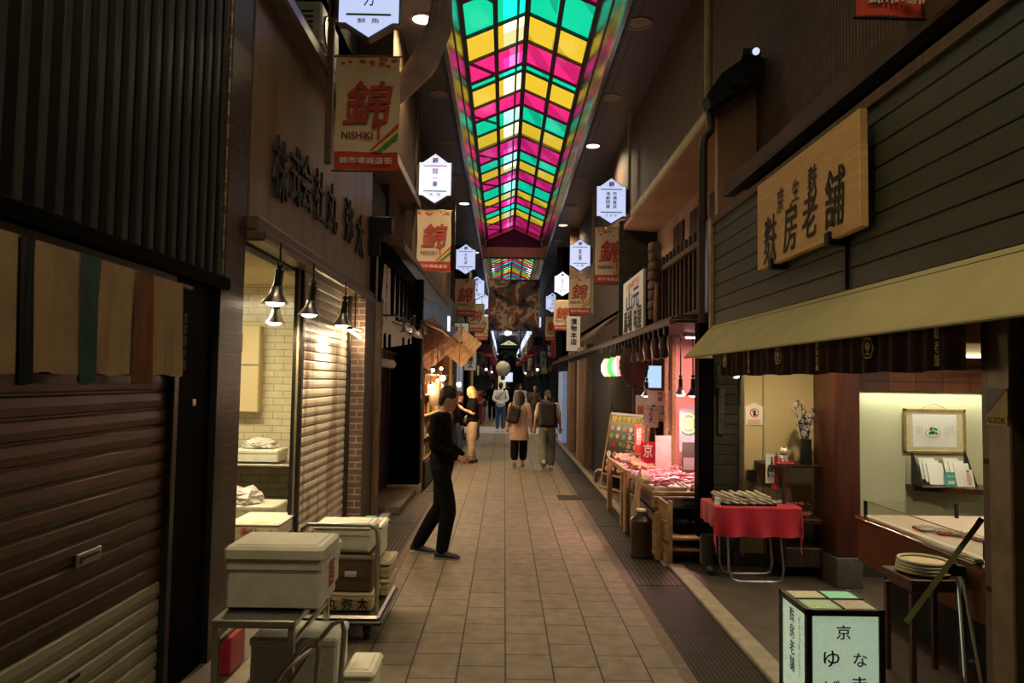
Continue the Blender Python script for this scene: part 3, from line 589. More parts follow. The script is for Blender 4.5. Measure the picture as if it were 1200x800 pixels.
tl = thing('tube_lamp', 'short bright tube lamp over the far end of the pale roller shutter', 'lamp', (-1.68,8.2,2.3))
obj('tube', M().tube([(-1.7,7.95,2.33),(-1.66,8.4,2.27)], .016, 'bulb'), tl); light('lamp','POINT',(-1.6,8.45,2.3),14,(1,.8,.5),.06,tl); obj('holder', M().box(-1.71,-1.65,7.93,8.42,2.33,2.36,'black').tube([(-1.68,8.2,2.36),(-1.68,8.2,2.76)], .008, 'black'), tl)
for i, (y, tx) in enumerate(((10.1,.25),(10.55,-.2),(11.0,.2),(11.45,-.25))):
    clip_lamp(-1.36, y, 2.46, ['unlit clip lamp on the double rail, nearest the brick pier','second unlit clip lamp along the double rail','third unlit clip lamp along the double rail','unlit pale clip lamp at the far end of the double rail'][i], 0, (tx,.5*tx,-1), group='unlit clip lamps on the double rail', stem=.05)
# fish shop interior light fitting
fl = thing('ceiling_tube_light', 'tube light on the ceiling inside the lit fish shop', 'ceiling light', (-3,6.6,2.78))
obj('housing', M().box(-3.6,-2.4,6.55,6.65,2.76,2.8,'paper',.005), fl); obj('tube', M().tube([(-3.55,6.6,2.74),(-2.45,6.6,2.74)], .015, 'bulb_soft'), fl); light('lamp','AREA',(-3,6.6,2.72),55,(1,.86,.55),1.1,fl,sy=.08)
# ------------------------------------------------------------------ foam boxes
def foam(x0, x1, y0, y1, z0, z1, lab, lid=.07, mt='styro', lidmt='styro_lid', marks=None, rz=0, group='white foam fish boxes'):
    cx, cy = (x0+x1)/2, (y0+y1)/2; t = thing('foam_box', lab, 'box', (cx,cy,z0), group)
    b = M(); b.box(x0+.005, x1-.005, y0+.005, y1-.005, z0, z1-lid-.03, mt, .015).box(x0, x1, y0, y1, z1-lid-.05, z1-lid, mt, .012)
    if lid: obj('lid', M().box(x0-.008, x1+.008, y0-.008, y1+.008, z1-lid, z1, lidmt, .016).box(x0+.03, x1-.03, y0+.03, y1-.03, z1-.012, z1+.006, lidmt, .006), t)
    if marks: marks(b)
    obj('body', b, t)
    if rz: t.rotation_euler.z = rz
    return t
def redmarks(y, xc, zc_, s=1):
    def f(b):
        b.text('浜', (xc-.09*s, y-.003, zc_), X, Z, .07*s, .07*s, 'red_ink', .03); b.text('のり', (xc+.0*s, y-.003, zc_), X, Z, .1*s, .06*s, 'red_ink', .03)
        b.text('鮮魚', (xc-.02, y-.003, zc_-.065*s), X, Z, .09*s, .02, 'red_ink'); b.text('15', (xc+.16*s, y-.003, zc_-.01), X, Z, .03*s, .06*s, 'blue_ink')
    return f
foam(-2.24, -1.83, 6.1, 6.6, .46, .605, 'shallow foam box with red writing, topmost of the stack in the fish shop doorway', .03, marks=redmarks(6.1,-2.03,.535,.85))
foam(-2.24, -1.84, 6.08, 6.62, .31, .455, 'foam box with a round blue mark just under the red lettered box in the doorway', .03, marks=lambda b: b.text('6', (-2.0,6.077,.38), X, Z, .05, .06, 'blue_ink', .03))
foam(-2.24, -1.83, 6.08, 6.62, .03, .305, 'foam box on the floor at the bottom of the doorway stack')
foam(-2.7, -2.06, 6.75, 7.15, .36, .63, 'open foam box with a crumpled plastic bag behind the doorway stack', lid=0)
foam(-2.7, -2.06, 6.75, 7.15, .02, .355, 'foam box on the floor under the open one with the plastic bag')
def crumple(name, c, s, lab, seed=0, mt='plastic_bag'):
    bm = bmesh.new(); bmesh.ops.create_icosphere(bm, subdivisions=4, radius=1)
    m = M(); vs = []
    for v in bm.verts:
        n_ = v.co.copy(); d = 1+.28*noise.noise(n_*1.9+Vector((seed,0,0)))+.16*noise.noise(n_*6+Vector((0,seed,0))); vs.append(Vector((c[0]+n_.x*s[0]*d, c[1]+n_.y*s[1]*d, c[2]+max(n_.z,-.3)*s[2]*d)))
    m.add(vs, [[v.index for v in f.verts] for f in bm.faces], mt, False); bm.free()
    return one(name, m, lab, 'bag')
crumple('plastic_bag', (-2.46,6.92,.66), (.23,.17,.12), 'crumpled clear plastic bag in the open foam box in the doorway')
foam(-2.72, -2.26, 7.45, 7.8, .935, 1.07, 'low foam box with a plastic bag on the steel worktop', lid=0)
crumple('plastic_bag', (-2.5,7.62,1.1), (.16,.14,.07), 'crumpled plastic bag in the low foam box on the worktop', 4)
# steel side table with the big green-tinted foam box
tb = thing('steel_table', 'low steel table under the big foam box at the lower left', 'table', (-1.22,3.95,0))
obj('table_top', M().box(-1.38, -.98, 3.58, 4.32, .6, .64, 'steel', .006), tb)
for x, y in ((-1.36,3.6),(-1.0,3.6),(-1.36,4.3),(-1.0,4.3)): obj('leg', M().box(x-.016, x+.016, y-.016, y+.016, .0, .6, 'steel', .004), tb)
obj('brace', M().bar((-1.36,3.62,.52),(-1.36,4.28,.52),.02,.02,'steel').bar((-1.0,3.62,.52),(-1.0,4.28,.52),.02,.02,'steel'), tb)
def scrawl(b): b.text('魚春', (-.897, 3.95, .78), Y, Z, .12, .14, 'red_ink', .01, 0, .2)
foam(-1.375, -.895, 3.72, 4.08, .642, .955, 'big lidded foam box on the steel table, nearest the camera', .075, marks=scrawl)
foam(-1.28, -.93, 4.1, 4.31, .642, .88, 'smaller foam box hidden behind the big one on the steel table', .06)
foam(-1.33, -.86, 3.98, 4.28, .02, .42, 'rounded foam cooler box on the ground beneath the steel table', .0)
foam(-.84, -.68, 4.05, 4.35, .02, .22, 'low foam box on the ground beside the steel table', .04)
one('red_crate', M().box(-1.68, -1.61, 4.5, 4.75, .01, .24, 'cloth_red', .01), 'red plastic crate edge showing under the steel table', 'crate')
hc = thing('hand_truck', 'chrome tube handle of a hand truck standing at the bottom left edge', 'hand truck', (-1.0,3.5,0))
for dx, dy in ((0,0),(.06,.26)): obj('handle_tube', M().tube([(-1.2+dx,3.2+dy,.02),(-1.12+dx,3.25+dy,.25),(-.96+dx,3.34+dy,.5),(-.88+dx,3.4+dy,.6),(-.84+dx,3.42+dy,.61),(-.825+dx,3.42+dy,.56),(-.85+dx,3.4+dy,.02)], .013, 'steel'), hc)
obj('cross_bar', M().tube([(-.96,3.34,.5),(-.9,3.6,.5)], .011, 'steel'), hc); obj('base_plate', M().box(-1.24,-.8,3.15,3.75,.0,.04,'dark_metal',.01), hc)
ct = thing('platform_cart', 'steel platform cart loaded with foam boxes beside the pale shutter', 'cart', (-1.1,5.4,0))
obj('platform', M().box(-1.38, -.82, 5.05, 5.85, .165, .2, 'steel', .02).box(-1.4, -.8, 5.03, 5.87, .14, .17, 'black', .01), ct)
for x, y in ((-1.28,5.2),(-.92,5.2),(-1.28,5.7),(-.92,5.7)):
    wh = obj('wheel', M().lathe([(.02,-.02),(.055,-.02),(.06,-.01),(.06,.01),(.055,.02),(.02,.02)], (x,y,.06), 'black', 18, X), ct); obj('bracket', M().box(x-.028,x-.022,y-.03,y+.03,.06,.14,'dark_metal').box(x+.022,x+.028,y-.03,y+.03,.06,.14,'dark_metal').box(x-.03,x+.03,y-.035,y+.035,.125,.14,'dark_metal'), wh)
hp = [(-1.37,5.1,.18),(-1.37,5.09,.7),(-1.36,5.085,.77),(-1.32,5.08,.8),(-.9,5.08,.8),(-.855,5.085,.77),(-.845,5.09,.7),(-.845,5.1,.18)]
obj('handle', M().tube(hp, .014, 'steel', 10).tube([(-1.37,5.09,.575),(-.845,5.09,.575)], .008, 'steel').tube([(-1.37,5.09,.325),(-.845,5.09,.325)], .008, 'steel'), ct)
G = 'boxes on the platform cart'
foam(-1.31, -.91, 5.18, 5.5, .585, .775, 'white foam box behind the cart handle at the top of the load', .03, group=G)
foam(-1.2, -.89, 5.52, 5.84, .47, .715, 'white foam box with a blue pack on it at the back of the cart', .03, group=G)
one('blue_pack', M().box(-1.05,-.95,5.6,5.72,.725,.75,'paper_teal',.01), 'small blue-green pack lying on the rear foam box of the cart', 'pack')
foam(-1.14, -.815, 5.48, 5.84, .335, .455, 'pale yellow box in the middle of the stack at the back right of the cart', .03, 'box_cream', 'box_cream', group=G)
foam(-1.14, -.82, 5.47, 5.84, .205, .33, 'pale yellow box on the platform at the back right of the cart', .03, 'box_cream', 'box_cream', group=G)
def kk(b):
    for q, x in zip('丸丸弥太', (-1.26,-1.155,-1.05,-.945)): b.text(q if x > -1.2 else '株', (x,5.117,.262), X, Z, .072, .075, 'ink', .02)
foam(-1.34, -.88, 5.12, 5.45, .205, .322, 'wide yellow crate with black characters at the foot of the cart', .0, 'box_yellow', marks=kk, group=G)
foam(-1.33, -.89, 5.16, 5.44, .325, .58, 'dull brown bin with small white tags inside the cart handle', .0, 'fascia', marks=lambda b: b.box(-1.08,-1.0,5.157,5.16,.43,.47,'paper').box(-1.28,-1.22,5.157,5.16,.43,.47,'paper'), group=G)
# ================================================================== RIGHT SIDE
# fu shop front
SID = M().box(1.965, 2.2, -4, 6.87, 2.33, 3.34, 'black_matte')
for k in range(8):
    for ya_, yb_ in ((-4,1.1),(1.108,4.136),(4.144,6.87)): SID.prism([(.0,.003),(-.007,.007),(-.005,.117),(.0,.12),(.02,.12),(.02,.003)], (1.957,ya_,2.345+.122*k), X, Z, Y*(yb_-ya_), 'siding')
struct('wall_right', SID.box(2.5, 2.7, -4, 7.2, 3.3, ZC, 'ribbed_wall').box(2.5, 2.7, 7.2, 12.6, 4.86, ZC, 'ribbed_wall').box(2.5, 2.7, 12.6, 25.3, 3.3, ZC, 'ribbed_wall').box(2.2, 2.7, -4, 6.87, 3.3, 3.5, 'wall_dark').box(1.95, 2.2, -4, 2.55, 0, 2.33, 'wall_dark')
    .box(2.5, 2.7, 12.6, 25.3, 2.6, 3.4, 'wall_brown').box(1.85, 2.7, 12.6, 25.3, -.1, 2.6, 'wall_dark').box(2.2, 14, 25.1, 25.3, -.1, 9, 'wall_brown')
    .box(2.25, 2.5, 28.7, YE, -.1, ZC, 'far_wall').box(2.0, 14, 28.7, 28.9, -.1, 9, 'far_wall'))
struct('trim_10', M().box(1.93, 1.97, -4, 6.87, 3.3, 3.36, 'old_wood').box(1.93, 1.955, 4.13, 4.15, 2.35, 3.32, 'black').box(1.92, 1.96, 6.83, 6.89, 2.3, 3.36, 'beige_trim').box(1.95,2.2,6.87,6.9,2.33,3.34,'wall_dark'))
one('roof_gutter', M().prism([(0,0),(.02,-.1),(.1,-.12),(.12,-.12),(.12,0)], (2.06,-3,3.72), X, Z, Y*9.9, 'fascia').bar((2.12,-3,3.6),(2.12,6.9,3.6),.1,.03,'dark_wood'), 'long dark gutter running above the wooden shop signboard', 'gutter')
struct('trim_11', M().prism([(0,0),(.4,.1),(.4,.16),(0,.03)], (2.12,-3,3.62), X, Z, Y*9.9, 'black_matte'))
# wooden signboard
sb = thing('wooden_signboard', 'pale wooden signboard with black brush characters on the dark boarded wall', 'sign', (1.94,4.57,2.95))
obj('board', M().box(1.85, 1.9, 3.79, 5.35, 2.635, 3.27, 'sign_wood', .006), sb)
l_ = M()
for q, f, z, w_, h_ in (('京',.245,.70,.14,.17),('生',.41,.705,.13,.14),('麩',.575,.70,.15,.17)): l_.text(q, (1.848, 5.35-1.56*(f+.05), 2.635+.635*z-.03), -Y, Z, w_*.9, h_, 'ink', .012, 0, .1)
for q, f, z, w_, h_ in (('麩',.17,.29,.27,.33),('房',.4,.31,.25,.31),('老',.6,.33,.24,.28),('舗',.82,.36,.27,.33)): l_.text(q, (1.848, 5.35-1.56*f, 2.635+.635*z), -Y, Z, w_*.9, h_, 'ink', .016, 0, .1)
obj('characters', l_, sb, 'black brush characters')
for y in (4.15, 5.05): obj('bracket', M().box(1.83, 1.95, y-.03, y+.03, 2.6, 2.68, 'black', .004), sb)
# awning
aw = thing('awning', 'sand coloured sloping canvas awning over the right hand shop front', 'awning', (1.9,4,2.2))
obj('canvas', M().prism([(0,0),(-.26,-.29),(-.265,-.285),(-.005,.01)], (1.95,2.0,2.335), X, Z, Y*4.87, 'awning').prism([(0,0),(-.26,-.29),(0,-.29)], (1.95,6.86,2.33), X, Z, Y*.01, 'awning').tube([(1.69,2.0,2.043),(1.69,6.87,2.043)], .008, 'awning'), aw)
obj('frame', M().bar((1.93,2.0,2.3),(1.93,6.86,2.3),.03,.03,'dark_metal').bar((1.71,2.0,2.055),(1.71,6.86,2.055),.02,.02,'dark_metal').bar((1.72,6.8,2.05),(1.93,6.8,2.28),.02,.02,'dark_metal'), aw)
# maroon valance with crests
vl = thing('noren_valance', 'dark maroon pleated shop curtain with round crests under the awning', 'shop curtain', (1.82,4.5,2.1))
def vy(u): return 1.8*860/(u-591)
obj('cloth', M().sheet(lambda u, v: (1.81+.012*math.sin(u*150)+.008*math.sin(u*61+1), 2.87+3.2*u, 1.868+.24*v+.004*math.sin(u*40)), 200, 4, 'cloth_maroon', thick=.003), vl)
obj('rod', M().tube([(1.82,2.8,2.11),(1.82,6.7,2.11)], .01, 'dark_metal'), vl)
cr = M()
def crest(y, z, r):
    P = [(1.79, y+math.cos(a)*r*(1+.06*math.cos(6*a)), z+math.sin(a)*r*(1+.06*math.cos(6*a))) for a in [2*PI*i/30 for i in range(31)]]
    cr.tube(P, .004, 'box_yellow', 5)
    for a, b in (((0,-.6),(0,.5)),((0,.55),(-.5,.1)),((0,.55),(.5,.1)),((0,.2),(-.35,-.15)),((0,.2),(.35,-.15)),((-.35,-.6),(.35,-.6))): cr.bar((1.79, y-a[0]*r, z+a[1]*r), (1.79, y-b[0]*r, z+b[1]*r), .004, .008, 'box_yellow')
for u in (851, 914, 1021): crest(vy(u), 1.99-(.0 if u > 900 else .0), .05)
for u, t in ((880,'京生麩老舗'),(961,'麩房老舗'),(1104,'麩老舗')): cr.vtext(t, (1.79, vy(u), 1.97), -Y, Z, .035, .17, 'box_yellow', .02)
obj('crests_and_lettering', cr, vl, 'tan crests and characters')
# right hand door jamb with security sticker
jm = M()
jm.box(1.93, 2.02, 2.86, 2.96, 0, 2.18, 'fascia', .006).box(1.9, 2.0, 2.745, 2.875, 0, 2.18, 'beige_dark', .006).box(1.95, 2.05, 2.5, 2.75, 0, 2.33, 'wall_dark').box(1.97, 2.03, 2.84, 2.87, 0, 2.33, 'black')
for z in (1.0, .62, 1.5): jm.box(1.925, 1.93, 2.9, 2.94, z, z+.02, 'black_matte')
one('door_jamb', jm, 'brown grooved door jamb at the right edge with a triangular sticker', 'door jamb')
jx, jy, jz = 1.928, 2.915, 1.8
st = M(); o_ = (1.945, 2.857, 1.685)
one('security_sticker', M().box(1.894, 1.9, 2.75, 2.87, 1.66, 1.8, 'gold_yellow').prism([(0,0),(0,.1),(.12,.1)], (1.893,2.87,1.7), -Y, Z, -X*.001, 'navy').box(1.891,1.893,2.75,2.87,1.66,1.697,'gold_yellow').text('ALSOK', (1.89,2.81,1.679), -Y, Z, .108, .024, 'ink', .03), 'blue and yellow security sticker with black letters on the door jamb', 'sticker')
# interior shell of the fu shop
struct('wall_3', M().box(3.2, 5.4, 7.0, 7.1, 0, 1.765, 'green_wall').box(3.0, 5.4, 6.95, 7.05, 1.765, 2.45, 'wood_boards').box(5.3, 5.4, 2.4, 7.0, 0, 2.5, 'green_wall').box(2.0, 5.4, 2.3, 2.5, 0, 2.5, 'wall_dark')
    .box(2.36, 3.1, 7.34, 7.44, .12, 2.4, 'cream_wall').box(2.3, 3.3, 7.32, 7.46, 0, .14, 'stone').box(2.1, 2.37, 7.36, 7.5, 0, 2.4, 'black_tile_x').box(3.1, 3.2, 7.0, 7.44, 0, 2.4, 'red_wood')
    .box(1.97, 5.4, 2.4, 7.5, 2.42, 2.5, 'wall_brown').box(3.2,5.3,6.98,7.0,.0,.45,'wall_dark'))
one('black_post', M().box(1.96, 2.14, 7.38, 7.56, 0, 2.45, 'black_paint', .01), 'glossy black post between the fish stall and the red draped table', 'post')
one('slot_lamp', M().box(2.14, 2.2, 7.33, 7.36, 1.3, 1.75, 'dark_wood', .005).box(2.155, 2.185, 7.325, 7.335, 1.4, 1.7, 'lattice_dark'), 'narrow slotted wooden panel on the black tiled wall', 'panel')
one('red_wood_pillar', M().box(2.98, 3.2, 6.58, 6.98, .28, 2.42, 'red_wood', .012).box(2.97, 3.21, 6.57, 6.99, 0, .28, 'stone', .01), 'reddish wooden pillar on a stone base between the two displays', 'pillar')
one('aluminium_post', M().box(2.36, 2.39, 7.3, 7.34, .12, 2.4, 'steel', .003).box(2.585, 2.6, 7.325, 7.34, .14, 2.4, 'beige_trim'), 'thin bright metal trim at the left of the cream panel', 'post')
# display niche
dn = thing('display_case', 'glass display case with two shelves in front of the cream panel', 'display case', (2.8,7.0,.3))
obj('base', M().box(2.62, 2.98, 6.85, 7.34, .12, .3, 'dark_wood', .01).box(2.6, 3.0, 6.82, 7.34, .52, .565, 'red_wood', .006), dn)
obj('shelf', M().box(2.5, 2.98, 6.88, 7.34, 1.03, 1.05, 'dark_metal', .003), dn, 'dark glass shelf')
obj('shelf', M().box(2.62, 2.98, 6.95, 7.34, .79, .8, 'glass_clear'), dn, 'clear glass shelf')
obj('post', M().box(2.6, 2.63, 6.84, 6.87, .3, 1.04, 'red_wood', .003), dn)
obj('glass_front', M().box(2.63, 2.98, 6.85, 6.855, .565, 1.03, 'glass_pane'), dn)
# lucky cat, vase, flowers
cx, cy, cz = 2.66, 6.98, 1.052
one('red_cushion', M().box(cx-.085, cx+.085, cy-.06, cy+.06, cz, cz+.025, 'cloth_red', .01), 'small red cushion under the white cat figurine', 'cushion')
cat = thing('cat_figurine', 'white ceramic beckoning cat figurine on a red cushion', 'figurine', (cx,cy,cz+.026)); z0 = cz+.026
bm_ = M().ball((cx,cy,z0+.038), .04, 'paper', sc_=(1,.85,1)).ball((cx,cy-.008,z0+.095), .034, 'paper', sc_=(1.1,.9,.9))
for s in (-1, 1): bm_.lathe([(.013,0),(0,.025)], (cx+s*.022,cy-.006,z0+.117), 'paper', 8); bm_.ball((cx+s*.022,cy-.032,z0+.01), .013, 'paper')
bm_.tube([(cx+.03,cy-.02,z0+.05),(cx+.045,cy-.03,z0+.085),(cx+.04,cy-.034,z0+.11)], [.011,.01,.013], 'paper', 8).tube([(cx-.03,cy-.02,z0+.055),(cx-.028,cy-.04,z0+.03)], .01, 'paper', 8)
obj('body', bm_, cat); fm = M()
for s in (-1, 1): fm.ball((cx+s*.013,cy-.038,z0+.1), .004, 'ink')
fm.ball((cx,cy-.041,z0+.09), .003, 'red_ink').tube([(cx+math.cos(a)*.032,cy-.006+math.sin(a)*.028,z0+.068) for a in [2*PI*i/12 for i in range(13)]], .004, 'red_ink', 6).ball((cx,cy-.037,z0+.062), .006, 'gold_yellow')
obj('face_and_collar', fm, cat)
vx, vy_, vz = 2.88, 7.0, 1.052
one('flower_vase', M().lathe([(.05,0),(.054,.01),(.05,.12),(.052,.235),(.045,.24),(.04,.1),(0,.09)], (vx,vy_,vz), 'vase', 20), 'dark cylindrical flower vase on the display shelf', 'vase')
fl_ = thing('flower_branch', 'tall branches with pale lilac blossoms in the dark vase', 'flowers', (vx,vy_,vz+.1)); s_ = M(); p_f = M(); rr = random.Random(11)
for k in range(7):
    a = Vector((vx,vy_,vz+.12)); b = Vector((vx-.1+.03*k+rr.uniform(-.02,.02), vy_+rr.uniform(-.05,.05), vz+rr.uniform(.4,.58))); mid = (a+b)/2+Vector((rr.uniform(-.03,.02),0,0)); s_.tube([a,(a+mid)/2,mid,b], .005, 'leaf', 5)
    for j in range(7):
        q = mid.lerp(b, j/6)+Vector((rr.uniform(-.02,.02),rr.uniform(-.02,.02),0)); d = Vector((rr.uniform(-1,1),rr.uniform(-1,1),rr.uniform(.2,1))).normalized()*.07
        w_ = d.cross(Z).normalized()*.016; s_.add([q,q+d*.5+w_,q+d,q+d*.5-w_], [(0,1,2,3)], 'leaf')
        if j % 2 == k % 2:
            for i in range(5):
                e = Vector((math.cos(i*1.257), -.5, math.sin(i*1.257)))*.015; p_f.ball(q+e, .012, 'flower', 6, 4)
obj('stems_and_leaves', s_, fl_); obj('blossoms', p_f, fl_)
gg = thing('gift_arrangement', 'red paper decoration around small packets on the lower display shelf', 'decoration', (2.8,7.05,.566)); a_ = M(); rr = random.Random(2)
for k in range(70):
    p = Vector((2.8+rr.gauss(0,.07), 7.02+rr.gauss(0,.05), .575+abs(rr.gauss(0,.05)))); d = Vector((rr.gauss(0,1),rr.gauss(0,1),rr.gauss(0,1))).normalized()*.035; e = d.orthogonal().normalized()*.012
    a_.add([p,p+d+e,p+d*1.6,p+d-e], [(0,1,2,3)], 'orange_paper')
obj('red_paper', a_, gg); pk = M()
for k in range(9): pk.ball((2.68+.03*k, 6.98+.02*(k%3), .59), .02, 'package' if k%2 else 'paper', 8, 6, (1.2,.8,.8))
obj('packets', pk, gg); obj('card', M().box(2.78,2.83,7.1,7.105,.57,.68,'paper'), gg)
# wall notice and box
nb = M().prism([(-.085,0),(.085,0),(.085,.17),(.11,.17),(0,.225),(-.11,.17),(-.085,.17)], (2.5,7.335,1.4), X, Z, -Y*.004, 'paper')
nb.prism(seg((0,.12),.045,20), (2.5,7.33,1.4), X, Z, -Y*.002, 'red_ink').prism(seg((0,.12),.036,20), (2.5,7.328,1.4), X, Z, -Y*.001, 'paper').prism([(-.012,.09),(.012,.09),(.016,.14),(-.01,.15)], (2.5,7.326,1.4), X, Z, -Y*.001, 'ink').bar((2.475,7.326,1.545),(2.525,7.326,1.495),.002,.008,'red_ink')
for k in range(3): nb.box(2.44,2.56,7.329,7.331,1.445-k*.015,1.45-k*.015,'red_ink')
one('no_entry_notice', nb, 'white gable-topped notice with a red ring hung on the cream panel', 'notice')
one('wall_socket_box', M().box(2.42,2.5,7.26,7.34,.85,.96,'black',.008).box(2.43,2.49,7.255,7.26,.87,.94,'dark_metal'), 'small black box on the cream panel behind the red table', 'box')
# red table
tt = thing('folding_table', 'low folding table with a scarlet cloth and curved tube legs', 'table', (2.31,6.9,0))
obj('table_top', M().box(1.94, 2.68, 6.69, 7.1, .67, .695, 'plank_wood', .005), tt)
def leg(yv): return M().tube([(2.08,yv,.67),(2.06,yv,.5),(2.07,yv,.12),(2.1,yv,.035),(2.16,yv,.014),(2.5,yv,.014),(2.55,yv,.035),(2.57,yv,.12),(2.54,yv,.5),(2.5,yv,.67)], .012, 'steel', 10)
obj('leg', leg(6.75), tt); obj('leg', leg(7.04), tt)
def drape(u, v):
    x0, x1, y0, y1, z = 1.925, 2.695, 6.675, 7.115, .701
    px = x0-.06+(x1-x0+.12)*u; py = y0-.27+(y1-y0+.29)*v; drop = 0
    X_ = px; Y_ = py
    if py < y0: drop = max(drop, (y0-py)*1.0); Y_ = y0-.012-.02*math.sin(px*25)*drop*5
    dx = max(x0-px, px-x1, 0)
    if dx > 0: drop = max(drop, dx*3.2*1.0); X_ = (x0-.012 if px < x0 else x1+.012)-(.015*math.sin(py*30)*drop*4 if px < x0 else -.015*math.sin(py*26)*drop*4)
    if dx > 0 and py < y0: drop = (y0-py)*1.0+dx*2.6; 
    return (X_, Y_, z-drop+.0)
tc_ = obj('tablecloth', M().sheet(drape, 60, 40, 'cloth_red', thick=.003))
tag(tc_, 'scarlet cloth draped over the folding table before the cream display', 'tablecloth')
tr = thing('serving_tray', 'black tray piled with clear wrapped golden sweets on the red cloth', 'tray', (2.2,6.9,.703))
obj('tray_base', M().box(1.99, 2.49, 6.7, 7.05, .703, .712, 'black', .004).box(1.99,2.0,6.7,7.05,.703,.725,'black').box(2.48,2.49,6.7,7.05,.703,.725,'black').box(1.99,2.49,6.7,6.71,.703,.722,'black').box(1.99,2.49,7.04,7.05,.703,.725,'black'), tr)
pp = None; rr = random.Random(8); n_ = 0
for lay in range(3):
    for j in range(3-(lay > 1)):
        for i in range(6):
            p = (2.035+i*.078-lay*.008, 6.76+j*.1+lay*.02, .728+lay*.028)
            if pp is None:
                t = thing('wrapped_sweet', 'small golden sweet in clear wrap piled on the black tray', 'sweet', (0,0,0), 'wrapped sweets on the black tray')
                obj('sweet', M().box(-.03,.03,-.04,.04,-.008,.01,'package',.008), t); obj('wrapper', M().box(-.034,.034,-.052,.052,-.011,.012,'clear_wrap',.006).box(-.032,.032,-.07,-.05,-.001,.001,'clear_wrap').box(-.032,.032,.05,.07,-.001,.001,'clear_wrap'), t)
                pp = t; t.location = p; t.rotation_euler = (.25,.3,.6)
            else: c = copy(pp, p); c.rotation_euler = (.2+rr.uniform(-.1,.1),.3+rr.uniform(-.12,.12),.6+rr.uniform(-.15,.15))
one('price_card', M().prism([(-.035,0),(.035,0),(.035,.07),(-.035,.07)], (1.97,6.75,.705), Vector((.9,-.3,0)), Vector((.2,.3,.9)), Vector((.0,.004,0)), 'paper').htext('麩200', (1.975,6.757,.74), Vector((.9,-.3,0)), Vector((.2,.3,.9)), .05, .016, 'ink'), 'little white price card leaning at the corner of the red table', 'card')
fl2 = thing('table_flag', 'small white and red hanging banner with black characters beside the tray', 'banner', (2.58,6.95,.7))
obj('stand', M().box(2.53,2.64,6.9,7.0,.703,.712,'paper',.003).tube([(2.58,6.95,.71),(2.58,6.95,1.17)], .005, 'steel').tube([(2.5,6.95,1.155),(2.6,6.95,1.155)], .004, 'steel'), fl2)
obj('red_cloth', M().box(2.53,2.6,6.952,6.956,.82,1.13,'cloth_red'), fl2)
obj('white_cloth', M().box(2.475,2.555,6.94,6.944,.88,1.15,'paper').vtext('生麩まん', (2.535,6.938,1.03), X, Z, .028, .2, 'ink', .03).vtext('名物', (2.5,6.938,.98), X, Z, .022, .1, 'ink', .02), fl2)
# counter showcase
cs = thing('counter_showcase', 'reddish wooden counter with chrome edges and a low glass guard', 'counter', (3.4,5.1,0))
CX, CY0, CY1, CZ = 2.8, 4.28, 5.86, .78
obj('body', M().box(CX+.02, 4.5, CY0+.04, CY1, .42, .75, 'counter_wood', .01), cs)
obj('plinth', M().box(CX+.2, 4.5, CY0+.2, CY1-.05, 0.01, .42, 'black_matte'), cs)
obj('end_panel', M().box(CX+.05, 4.5, CY0+.02, CY0+.04, .4, .72, 'counter_end').box(CX+.05,4.5,CY0+.01,CY0+.03,.38,.4,'chrome'), cs)
obj('edge_trim', M().tube([(CX+.02,CY0+.12,.765),(CX+.02,CY1,.765)], .02, 'chrome', 12).box(CX,CX+.05,CY0+.1,CY1,.772,.79,'chrome',.004).box(CX+.04,4.5,CY0,CY0+.05,.72,.79,'chrome',.01).ball((CX+.07,CY0+.06,.755), .045, 'chrome'), cs)
obj('top', M().box(CX+.05, 4.5, CY0+.05, CY1, .76, .785, 'counter_top'), cs)
obj('glass_guard', M().box(CX+.07, CX+.075, CY0+.08, CY1-.02, .8, .9, 'glass_pane').bar((CX+.07,CY0+.08,.9),(CX+.07,CY1-.02,.9),.006,.006,'steel').box(CX+.07,4.5,CY1-.03,CY1-.025,.8,.9,'glass_pane'), cs)
for p in ((CX+.07,CY0+.1),(CX+.07,CY1-.03),(CX+.75,CY1-.1)): obj('guard_post', M().box(p[0]-.012,p[0]+.012,p[1]-.012,p[1]+.012,.785,.9,'black',.003), cs)
rr = random.Random(4)
pr = None
for k in range(22):
    p = (CX+.18+.022*k+rr.uniform(-.02,.02), CY0+1.0-.038*k+rr.uniform(-.05,.05), .795)
    if pr is None: pr = one('confectionery_pack', M().box(-.05,.05,-.03,.03,0,.02,'orange_paper',.008).box(-.045,.045,-.025,.025,.018,.024,'clear_wrap',.004), 'small packed sweets scattered on the counter top', 'pack', 'packed sweets on the counter'); pr.location = p
    else:
        c = copy(pr, p, rz=rr.uniform(0,3)); 
        if k % 2: c.data = c.data.copy(); c.data.materials[0] = MATS['paper' if k % 4 == 1 else 'package']
# picture, shelf and brochures
pf = thing('framed_picture', 'gold framed pale picture of a green dish hanging on the cream green wall', 'picture', (4.1,6.98,1.4))
obj('frame', M().box(3.8,4.4,6.965,6.98,1.57,1.6,'gold_frame',.004).box(3.8,4.4,6.965,6.98,1.175,1.205,'gold_frame',.004).box(3.8,3.83,6.965,6.98,1.175,1.6,'gold_frame',.004).box(4.37,4.4,6.965,6.98,1.175,1.6,'gold_frame',.004), pf)
pc = M().box(3.83,4.37,6.975,6.99,1.2,1.575,'tile_tan').box(3.89,4.31,6.972,6.976,1.235,1.545,'paper')
pc.prism(seg((0,0),.075,24,0,1,.6), (4.08,6.971,1.37), X, Z, -Y*.001, 'box_cream').prism(seg((0,0),.066,24,0,1,.6), (4.08,6.969,1.37), X, Z, -Y*.001, 'paper')
for k in range(9): pc.prism(seg((rr.uniform(-.035,.035),rr.uniform(-.01,.04)),.014,8), (4.08,6.967,1.375), X, Z, -Y*.001, 'green_ink')
